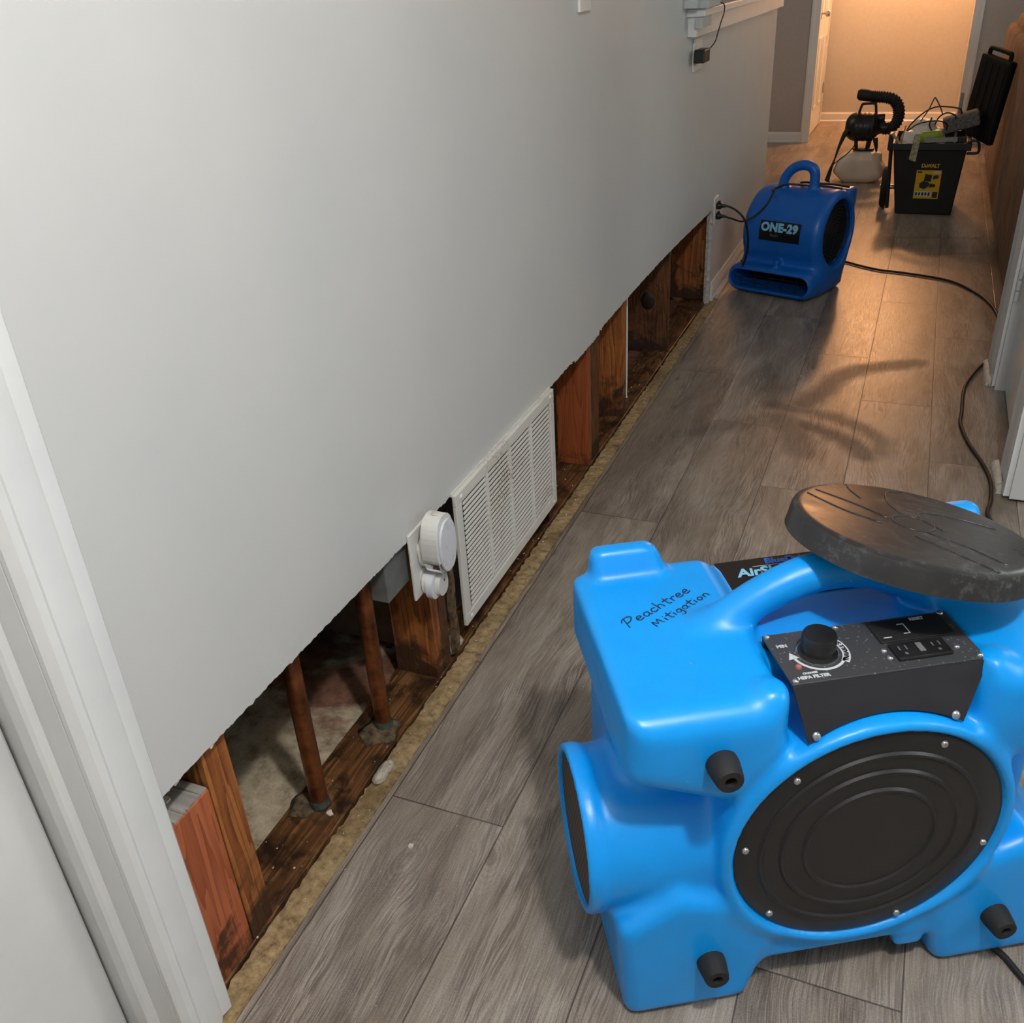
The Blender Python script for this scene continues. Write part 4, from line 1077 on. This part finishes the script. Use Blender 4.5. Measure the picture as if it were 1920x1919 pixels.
for r in np.linspace(0.02, 0.145, 9):
    bm_tube([(0.398, 0.275+r*math.cos(t_), 0.283+r*math.sin(t_)) for t_ in np.linspace(0, 2*PI, 36)], 0.0016, 5, 0, bm)
for k in range(6):
    a_ = k*PI/3+0.3
    bm_tube([(0.396, 0.275, 0.283), (0.396, 0.275+0.152*math.cos(a_), 0.283+0.152*math.sin(a_))], 0.002, 5, 0, bm)
obj('intake_guard', bm, M['black_matte'], BL)
obj('intake_back', bm_lathe([(0,0.3765),(0.153,0.3765),(0.153,0.380),(0,0.380)], lambda x,y,h:(h,0.275+x,0.283+y), 48), M['void'], BL)
obj('outlet_back', bm_box(-0.004, 0.394, 0.195, 0.200, 0.034, 0.112), M['void'], BL)
bm = bmesh.new()
for zz in (0.048, 0.062, 0.078, 0.094): bm_tube([(0.006, 0.030, zz), (0.385, 0.030, zz)], 0.0016, 5, 0, bm)
for aa in np.linspace(0.05, 0.34, 5): bm_tube([(aa, 0.031, 0.036), (aa, 0.031, 0.110)], 0.0016, 5, 0, bm)
obj('outlet_guard', bm, M['black_matte'], BL)
def on_drum(a, z, e=0.001): return (a, 0.275-math.sqrt(max(0.207**2-(z-0.275)**2, 0))-e, z)
bm = bmesh.new(); rows = []
for zz in np.linspace(0.262, 0.352, 12):
    rows.append((bm.verts.new(on_drum(0.105, zz, -0.002)), bm.verts.new(on_drum(0.315, zz, -0.002)), bm.verts.new(on_drum(0.315, zz)), bm.verts.new(on_drum(0.105, zz))))
for A, B in zip(rows[:-1], rows[1:]):
    for i in range(4): bm.faces.new([A[i], A[(i+1)%4], B[(i+1)%4], B[i]])
bm.faces.new(rows[0]); bm.faces.new(rows[-1][::-1])
obj('label_plate', bm, M['print_black'], BL, label='black label plate reading ONE-29')
def drum_text(body, size, a0, z0, m, xs=1.0, bold=0.0, spacing=1.0):
    tb = text_bm(body, size, 0.0002, bold=bold, xscale=xs, spacing=spacing)
    bmesh.ops.subdivide_edges(tb, edges=[e for e in tb.edges if e.calc_length() > 0.01], cuts=2)
    for v in tb.verts:
        v.co = Vector(on_drum(a0+v.co.x, z0+v.co.y, 0.0016+v.co.z))
    return obj('lettering', tb, m, BL)
drum_text('ONE-29', 0.052, 0.112, 0.308, M['print_cyan'], xs=1.02, bold=0.0028, spacing=1.06)
drum_text('BlueDri', 0.014, 0.165, 0.284, M['boxgrey'], bold=0.0002)
# its cord
def bl_w(a, b, z):
    th = math.radians(-20); return (0.085+a*math.cos(th)-b*math.sin(th), 4.69+a*math.sin(th)+b*math.cos(th), z)

# far outlet plate at the drywall end with two plugs and their cords
t = empty('outlet_plate', 'white outlet plate at the drywall end with two black plugs', 'outlet plate', (0, 0, 0))
obj('cover', bm_box(0.0205, 0.028, 4.502, 4.590, 0.372, 0.492), M['plastic_white'], t, bevel=0.002)
def under(child, parent):
    bpy.context.view_layer.update()
    child.parent = parent; child.matrix_parent_inverse = parent.matrix_world.inverted()
def plug(label, z, path, name):
    t = bpy.data.objects.new(name, None); COL.objects.link(t); t['label'] = label
    bm = bm_lathe([(0,0.0),(0.014,0.0),(0.017,0.006),(0.016,0.018),(0.009,0.026),(0.007,0.042),(0,0.042)], lambda x,y,h:(0.0285+h, 4.545+x, z+y), 16)
    obj('plug', bm, M['black'], t, angle=50)
    bm2 = bm_box(0.034, 0.046, 4.536, 4.554, z+0.012, z+0.024); obj('plug_grip', bm2, M['black'], t, bevel=0.003)
    tube('cable', path, 0.0050, M['cord'], t, n=8)
    return t
t = plug('black cord from the upper plug down past the air mover nozzle', 0.452,
     [(0.066, 4.545, 0.452), (0.085, 4.55, 0.448), (0.118, 4.56, 0.43), (0.155, 4.57, 0.39), (0.172, 4.585, 0.33), (0.176, 4.60, 0.26), (0.168, 4.625, 0.205), (0.155, 4.64, 0.158), bl_w(0.05, 0.025, 0.148), bl_w(0.02, 0.07, 0.146)], 'extension_cord')
t['category'] = 'extension cord'
t = plug('black cord with plug', 0.405,
     [(0.066, 4.545, 0.405), (0.10, 4.56, 0.392), (0.145, 4.60, 0.372), (0.19, 4.66, 0.385), (0.232, 4.72, 0.425), (0.252, 4.79, 0.475), bl_w(0.105, 0.17, 0.472), bl_w(0.12, 0.19, 0.483), bl_w(0.15, 0.235, 0.493), bl_w(0.22, 0.27, 0.488), bl_w(0.30, 0.31, 0.484), bl_w(0.37, 0.36, 0.470)], 'power_cord')
under(t, BL)
o = tube('cord_loops', [bl_w(0.17, 0.33, 0.486), bl_w(0.21, 0.30, 0.496), bl_w(0.27, 0.29, 0.498), bl_w(0.34, 0.33, 0.492), bl_w(0.385, 0.40, 0.472)], 0.0055, M['cord'])
under(o, BL)
# long floor cord
o = tube('extension_cord', [(0.560, 5.33, 0.007), (0.600, 5.32, 0.007), (0.66, 5.27, 0.007), (0.768, 5.202, 0.007), (0.898, 5.168, 0.007), (1.099, 5.074, 0.007), (1.217, 4.892, 0.007), (1.285, 4.68, 0.007), (1.31, 4.35, 0.007), (1.292, 4.08, 0.007), (1.225, 3.93, 0.007), (1.19, 3.82, 0.007), (1.157, 3.656, 0.007), (1.147, 3.425, 0.007), (1.143, 3.33, 0.007), (1.165, 3.182, 0.007), (1.205, 3.032, 0.007), (1.226, 2.911, 0.007), (1.224, 2.786, 0.007), (1.213, 2.69, 0.007), (1.244, 2.600, 0.007), (1.32, 2.50, 0.007)], 0.0062, M['cord'], n=8)
tag(o, 'long black extension cord snaking along the floor from the air mover', 'extension cord')
o = tube('power_cord', [(1.16, 1.28, 0.007), (1.175, 1.205, 0.006), (1.20, 1.181, 0.006), (1.225, 1.150, 0.006), (1.27, 1.10, 0.006), (1.35, 1.06, 0.006)], 0.0055, M['cord'], n=8)
under(o, SCR)
o = tube('power_cord', [(1.26, 2.30, 0.006), (1.31, 2.33, 0.006), (1.38, 2.32, 0.006), (1.5, 2.36, 0.006)], 0.006, M['cord'], n=8)
under(o, SCR)

# ================================================================ FOGGER
FG = empty('fogger', 'black fogger with a milky white tank, standing behind the air mover', 'fogger', (0.0, 0.0, 0.0))
yc = 7.55; tx = 0.487
def tank(x, y, z):
    p = spoly(x-tx, z, [(-0.192, 0.075), (-0.110, 0.0), (0.085, 0.0), (0.150, 0.030), (0.165, 0.095), (0.085, 0.208), (-0.075, 0.208), (-0.150, 0.170)], 0.018)
    f = smax(p, np.abs(y-yc)-0.125, 0.06)
    f = smin(f, sb(x, y, z, tx+0.060, tx+0.132, yc-0.05, yc+0.04, 0.08, 0.200, 0.02), 0.02)
    f = smin(f, scyl(x-tx, y-yc, z, 0.062, 0.19, 0.215, 0.006), 0.012)
    return f
sdf_obj('tank', tank, (0.28, 7.40, -0.005), (0.68, 7.70, 0.23), 0.009, M['milky'], FG, relax=2)
obj('tank_collar', bm_lathe([(0,0.214),(0.074,0.214),(0.074,0.226),(0.05,0.232),(0,0.232)], lambda x,y,h:(tx+x,yc+y,h), 32), M['black'], FG, angle=40)
for (lx, ly) in ((-0.05, 0.0), (0.025, -0.03), (0.03, 0.03)):
    tube('support_leg', [(tx+lx, yc+ly, 0.225), (tx+lx*1.25, yc+ly*1.2, 0.31)], 0.013, M['black'], FG, smooth=0)
def motor(x, y, z):
    f = scyl(y-yc, z-0.368, x, 0.096, tx-0.140, tx+0.090, 0.075)
    f = smin(f, scyl(y-yc, z-0.360, x, 0.040, tx+0.05, tx+0.15, 0.01), 0.02)
    f = smin(f, scyl(y-yc, z-0.425, x, 0.030, tx+0.05, tx+0.118, 0.012), 0.01)
    for k in range(5):
        f = smin(f, scyl(y-yc, z-0.368, x, 0.098, tx-0.07+k*0.03-0.004, tx-0.07+k*0.03+0.004, 0.003), 0.004)
    return f
sdf_obj('motor_housing', motor, (0.33, 7.43, 0.25), (0.66, 7.66, 0.48), 0.007, M['black'], FG, relax=1)
tube('handle', [(0.425, yc, 0.445), (0.442, yc, 0.508), (0.455, yc, 0.517), (0.520, yc, 0.520), (0.533, yc, 0.512), (0.545, yc, 0.445)], 0.009, M['black'], FG, smooth=3)
tube('flap', [(0.560, yc-0.05, 0.30), (0.572, yc-0.055, 0.25), (0.579, yc-0.05, 0.207)], 0.012, M['black'], FG, radii=[0.018, 0.014, 0.006])
# corrugated hose
P = catmull([(0.600, yc, 0.352), (0.650, yc, 0.358), (0.683, yc, 0.395), (0.693, yc, 0.445), (0.680, yc, 0.500), (0.645, yc, 0.542), (0.595, yc, 0.558), (0.545, yc, 0.562), (0.500, yc, 0.566)], 10)
rad = [0.038+0.0045*math.sin(i*1.9) for i in range(len(P))]
obj('hose', bm_tube(P, 0.03, 16, 0, radii=rad), M['black_matte'], FG, smooth=True)
obj('nozzle', bm_tube([(0.505, yc, 0.565), (0.455, yc, 0.574), (0.420, yc, 0.578), (0.403, yc, 0.579)], 0.03, 16, 0, radii=[0.036, 0.040, 0.038, 0.024]), M['black_matte'], FG, angle=40)
# strap and cord of the fogger
tube('strap', [(0.385, yc-0.05, 0.375), (0.355, yc-0.06, 0.33), (0.325, yc-0.07, 0.245), (0.305, yc-0.09, 0.16), (0.285, yc-0.10, 0.09), (0.268, yc-0.10, 0.012)], 0.02, M['black_matte'], FG, radii=[0.024, 0.034, 0.020, 0.012, 0.024, 0.034], flat=0.45)
tube('cable', [(0.435, yc-0.05, 0.29), (0.425, yc-0.10, 0.25), (0.385, yc-0.15, 0.205), (0.330, yc-0.16, 0.16), (0.295, yc-0.14, 0.120), (0.280, yc-0.12, 0.05), (0.29, yc-0.14, 0.007)], 0.004, M['cord'], FG, n=6)

# ================================================================ TOOL BIN
TB = empty('tool_bin', 'black rolling tool bin with yellow product sticker and raised lid', 'tool bin', (0, 0, 0))
YB = 6.53
def frus(x0, x1, y0, y1, z0, X0, X1, Y0_, Y1_, z1, bm=None):
    bm = bm or bmesh.new()
    a = [bm.verts.new(p) for p in ((x0,y0,z0),(x1,y0,z0),(x1,y1,z0),(x0,y1,z0))]
    c = [bm.verts.new(p) for p in ((X0,Y0_,z1),(X1,Y0_,z1),(X1,Y1_,z1),(X0,Y1_,z1))]
    for i in range(4): bm.faces.new([a[i], a[(i+1)%4], c[(i+1)%4], c[i]])
    return bm, a, c
bm, a, c = frus(0.775, 1.100, YB, 6.93, 0.0, 0.715, 1.128, YB-0.03, 6.98, 0.40)
bm.faces.new(a[::-1])
ci = [bm.verts.new(p) for p in ((0.730,YB-0.015,0.40),(1.113,YB-0.015,0.40),(1.113,6.965,0.40),(0.730,6.965,0.40))]
bi = [bm.verts.new(p) for p in ((0.745,YB,0.30),(1.10,YB,0.30),(1.10,6.95,0.30),(0.745,6.95,0.30))]
for i in range(4):
    bm.faces.new([c[i], c[(i+1)%4], ci[(i+1)%4], ci[i]]); bm.faces.new([ci[i], ci[(i+1)%4], bi[(i+1)%4], bi[i]])
bm.faces.new(bi)
obj('body', bm, M['black_matte'], TB, bevel=0.008)
bm = bmesh.new()
bm_box(0.705, 1.150, YB-0.045, YB-0.022, 0.385, 0.425, bm); bm_box(0.705, 1.150, 6.972, 6.995, 0.385, 0.425, bm)
bm_box(0.700, 0.722, YB-0.022, 6.972, 0.385, 0.425, bm); bm_box(1.120, 1.150, YB-0.022, 6.972, 0.385, 0.425, bm)
obj('rim', bm, M['black'], TB, bevel=0.004)
tube('side_handle', [(1.140, YB+0.02, 0.432), (1.178, YB+0.02, 0.430), (1.192, YB+0.02, 0.405), (1.190, YB+0.02, 0.365), (1.13, YB+0.02, 0.360)], 0.008, M['black'], TB, smooth=4)
obj('latch', bm_box(0.680, 0.708, YB+0.0, YB+0.11, 0.375, 0.47), M['black'], TB, bevel=0.006)
W_ = lambda x, y, h: (h, 6.72+x, 0.125+y)
wb = bm_lathe([(0.0,0.672),(0.06,0.672),(0.07,0.668),(0.105,0.668),(0.118,0.672),(0.124,0.682),(0.124,0.698),(0.118,0.706),(0.10,0.708),(0.0,0.708)], W_, 40)
obj('wheel', wb, M['rubber'], TB, angle=35)
obj('axle', bm_lathe([(0,0.66),(0.014,0.66),(0.014,0.775),(0,0.775)], W_, 14), M['steel'], TB, angle=40)
tube('pull_handle', [(0.722, 6.60, 0.02), (0.700, 6.60, 0.38)], 0.012, M['black'], TB, smooth=0)
# open lid leaning over to the sofa side
LT = Matrix.Translation((1.082, 6.93, 0.43)) @ Matrix.Rotation(math.radians(22), 4, 'Z') @ Matrix.Rotation(math.radians(5), 4, 'Y') @ Matrix.Rotation(math.radians(4), 4, 'X')
lb = bm_box(0.0, 0.045, -0.40, 0.0, 0.0, 0.455); bm_xform(lb, LT)
obj('lid', lb, M['lid_black'], TB, bevel=0.014)
lb = bmesh.new()
for k in range(4): bm_box(-0.004, -0.0005, -0.37+k*0.09, -0.33+k*0.09, 0.03, 0.42, lb)
bm_xform(lb, LT); obj('lid_ribs', lb, M['lid_black'], TB, bevel=0.002)
lb = bm_tube([(0.022, -0.34, 0.45), (0.022, -0.34, 0.478), (0.022, -0.31, 0.490), (0.022, -0.09, 0.490), (0.022, -0.06, 0.478), (0.022, -0.06, 0.45)], 0.013, 10, 3); bm_xform(lb, LT)
obj('lid_handle', lb, M['lid_black'], TB, angle=50)
# front sticker and logo; the front leans out by 0.03 over 0.40
fy = lambda z, e=0.002: YB-0.03*z/0.40-e
def fr_quad(pts, m, name, e=0.0025, label=None):
    bm = bmesh.new()
    A = [bm.verts.new((x, fy(z, e), z)) for x, z in pts]; B = [bm.verts.new((x, fy(z, 0.0005), z)) for x, z in pts]
    bm.faces.new(A); bm.faces.new(B[::-1])
    n = len(pts)
    for i in range(n): bm.faces.new([A[i], A[(i+1)%n], B[(i+1)%n], B[i]])
    return obj(name, bm, m, TB, label=label)
fr_quad([(0.868,0.098),(1.010,0.098),(1.010,0.268),(0.868,0.268)], M['yellow'], 'sticker', label='yellow product sticker')
for pts in ([(0.915,0.205),(0.955,0.200),(0.960,0.240),(0.920,0.246)], [(0.895,0.165),(0.925,0.155),(0.950,0.175),(0.950,0.195),(0.915,0.205),(0.893,0.190)], [(0.950,0.165),(0.985,0.170),(0.985,0.185),(0.952,0.190)], [(0.965,0.215),(0.995,0.220),(0.996,0.240),(0.968,0.238)], [(0.874,0.252),(0.90,0.252),(0.90,0.262),(0.874,0.262)], [(0.975,0.105),(1.004,0.105),(1.004,0.140),(0.975,0.140)]):
    fr_quad(pts, M['panel_front'], 'sticker_picture', 0.0035)
fr_quad([(0.965,0.250),(1.004,0.250),(1.004,0.262),(0.965,0.262)], M['print_white'], 'sticker_picture', 0.0035)
fr_quad([(0.873,0.112),(0.970,0.112),(0.970,0.142),(0.873,0.142)], M['print_white'], 'sticker_picture', 0.0035)
for k in range(5):
    x0 = 0.876+k*0.018
    fr_quad([(x0,0.118),(x0+0.012,0.116+0.003*(k%2)),(x0+0.013,0.134),(x0+0.004,0.138)], M['print_black'], 'sticker_picture', 0.0045)
text('logo', 'D', 0.030, M['yellow'], TB, (0.890, fy(0.285, 0.003), 0.285), (1,0,0), (0,0.075*-1,1), bold=0.0012, extrude=0.0005)
text('logo', 'e', 0.024, M['yellow'], TB, (0.910, fy(0.285, 0.003), 0.285), (1,0,0), (0,-0.075,1), bold=0.001, extrude=0.0005)
text('logo', 'WALT', 0.030, M['yellow'], TB, (0.921, fy(0.285, 0.003), 0.285), (1,0,0), (0,-0.075,1), bold=0.0012, extrude=0.0005, xscale=0.86)

# contents of the bin
def bagf(x, y, z):
    f = sb(x, y, z, 0.748, 1.0, 6.56, 6.85, 0.302, 0.48, 0.06)
    f = smin(f, scyl(x-0.87, y-6.70, z, 0.06, 0.40, 0.535, 0.03), 0.04)
    return f + 0.006*np.sin(x*70+y*31)*np.sin(z*60+y*44)
o = sdf_obj('plastic_bag', bagf, (0.73, 6.54, 0.30), (1.02, 6.88, 0.56), 0.009, M['bag'], relax=1); tag(o, 'crumpled white plastic bag heaped inside the tool bin', 'plastic bag')
def blockf(x, y, z):
    c, s = math.cos(math.radians(16)), math.sin(math.radians(16))
    xr = (x-1.075)*c+(z-0.525)*s; zr = -(x-1.075)*s+(z-0.525)*c
    return sb(xr, y, zr, -0.10, 0.10, 6.60, 6.72, -0.042, 0.045, 0.012)
o = sdf_obj('sanding_block', blockf, (0.95, 6.59, 0.44), (1.20, 6.73, 0.61), 0.007, M['roughgrey'], relax=1); tag(o, 'pitted grey slanted block resting on top of the tool bin', 'block')
o = obj('bottle', bm_lathe([(0,0),(0.034,0),(0.036,0.01),(0.036,0.10),(0.030,0.12),(0.014,0.135),(0.014,0.150),(0,0.150)], lambda x,y,h:(0.86+h*0.85,6.52+x*0.5,0.452+y+h*0.06), 24), M['green'], smooth=True); tag(o, 'lime green bottle lying in front of the white bag in the bin', 'bottle')
def cordb(label, P, r=0.0045):
    o = tube('cable', P, r, M['cord'], None, n=6); tag(o, label, 'cable')
cordb('large arching black cable loop over the bin contents', [(0.775, 6.55, 0.487), (0.80, 6.56, 0.53), (0.86, 6.6, 0.585), (0.92, 6.62, 0.612), (0.99, 6.62, 0.612), (1.055, 6.62, 0.600), (1.07, 6.64, 0.57)])
cordb('low black cable loop across the front of the white bag', [(0.78, 6.53, 0.49), (0.84, 6.535, 0.53), (0.93, 6.54, 0.545), (0.99, 6.55, 0.53), (1.00, 6.56, 0.49)])
cordb('tall brown cable peak rising highest above the bin', [(0.845, 6.58, 0.535), (0.882, 6.6, 0.60), (0.903, 6.61, 0.658), (0.914, 6.61, 0.658), (0.945, 6.61, 0.61), (0.965, 6.6, 0.57)], 0.0035)
cordb('black cable curling down beside the green bottle', [(0.905, 6.56, 0.56), (0.90, 6.54, 0.52), (0.925, 6.53, 0.48), (0.955, 6.525, 0.455), (0.985, 6.52, 0.447)])
cordb('small tangled black cable loop beside the grey block', [(0.93, 6.575, 0.52), (0.945, 6.575, 0.56), (0.985, 6.575, 0.585), (1.03, 6.57, 0.572), (1.04, 6.565, 0.55)])
# saw lying on the front rim
bm = bmesh.new(); P = [(0.885,0.4305),(1.065,0.4385),(1.065,0.462)]
for k in range(30): P.append((1.062-k*0.0059, 0.4620-k*0.00027+(0.004 if k%2 else 0)))
P.append((0.885, 0.455))
bm_prism(P, YB-0.050, YB-0.0475, FY, bm)
t = empty('hand_saw', 'grey toothed saw blade lying along the front rim of the bin', 'saw')
obj('blade', bm, M['greymetal'], t)
obj('grip', bm_box(1.066, 1.115, YB-0.058, YB-0.040, 0.432, 0.466), M['black'], t, bevel=0.006)
o = obj('pry_bar', bm_box(1.048, 1.066, 6.70, 6.712, 0.33, 0.68), M['greymetal'], bevel=0.004); tag(o, 'upright grey metal bar standing in the bin beside the raised lid', 'pry bar')
P = [(0.690,0.472),(0.704,0.480),(0.752,0.424),(0.7635,0.52),(0.772,0.522),(0.757,0.4155),(0.740,0.4155)]
o = obj('square_tool', bm_prism(P, YB-0.012, YB-0.006, FY), M['tan_hard']); tag(o, 'tan angled metal tool sticking out at the bin left corner', 'tool')
P = [(0.822, 0.465), (0.856, 0.465), (0.852, 0.400), (0.850, 0.322), (0.812, 0.330)]
bm = bmesh.new()
A = [bm.verts.new(p) for p in ((0.825,6.535,0.468),(0.862,6.535,0.468),(0.860,YB-0.0475,0.4275),(0.823,YB-0.0475,0.4275),(0.852,YB-0.0475,0.320),(0.812,YB-0.0475,0.332))]
B = [bm.verts.new((v.co.x, v.co.y-0.003, v.co.z+0.003)) for v in A]
for q in ((0,1,2,3),(3,2,4,5)): bm.faces.new([A[i] for i in q]); bm.faces.new([B[i] for i in reversed(q)])
for i, j in ((0,1),(1,2),(2,4),(4,5),(5,3),(3,0)): bm.faces.new([A[i], A[j], B[j], B[i]])
o = obj('tool_wrapper', bm, M['tape']); tag(o, 'yellow and grey packaging strip hanging over the front rim of the bin', 'wrapper')

# ================================================================ SOFA BACK
SF = empty('sofa', 'long brown suede sofa seen from behind along the right side of the hall', 'sofa', (0, 0, 0))
def sofa(x, y, z):
    lean = (z-0.0)*0.03
    f = sb(x+lean*0, y, z, 1.318, 1.56, 4.25, 8.40, 0.012, 0.955, 0.045)
    return f
sdf_obj('back', sofa, (1.31, 4.22, 0.0), (1.57, 8.43, 0.99), 0.022, M['suede'], SF, relax=1)
def arm(x, y, z): return sb(x, y, z, 1.50, 2.25, 8.12, 8.42, 0.012, 0.68, 0.07)
sdf_obj('armrest', arm, (1.49, 8.1, 0.0), (2.27, 8.44, 0.7), 0.025, M['suede'], SF, relax=1)
obj('seat', bm_box(1.56, 2.22, 4.4, 8.14, 0.05, 0.44), M['suede'], SF, bevel=0.05)
for k, y0 in enumerate((4.35, 5.70, 7.02)):
    def cu_(x, y, z, y0=y0): return sb(x, y, z, 1.36, 1.66, y0, y0+1.22, 0.60, 1.06, 0.11)
    sdf_obj('back_cushion', cu_, (1.34, y0-0.02, 0.58), (1.68, y0+1.26, 1.08), 0.022, M['suede'], SF, relax=1)
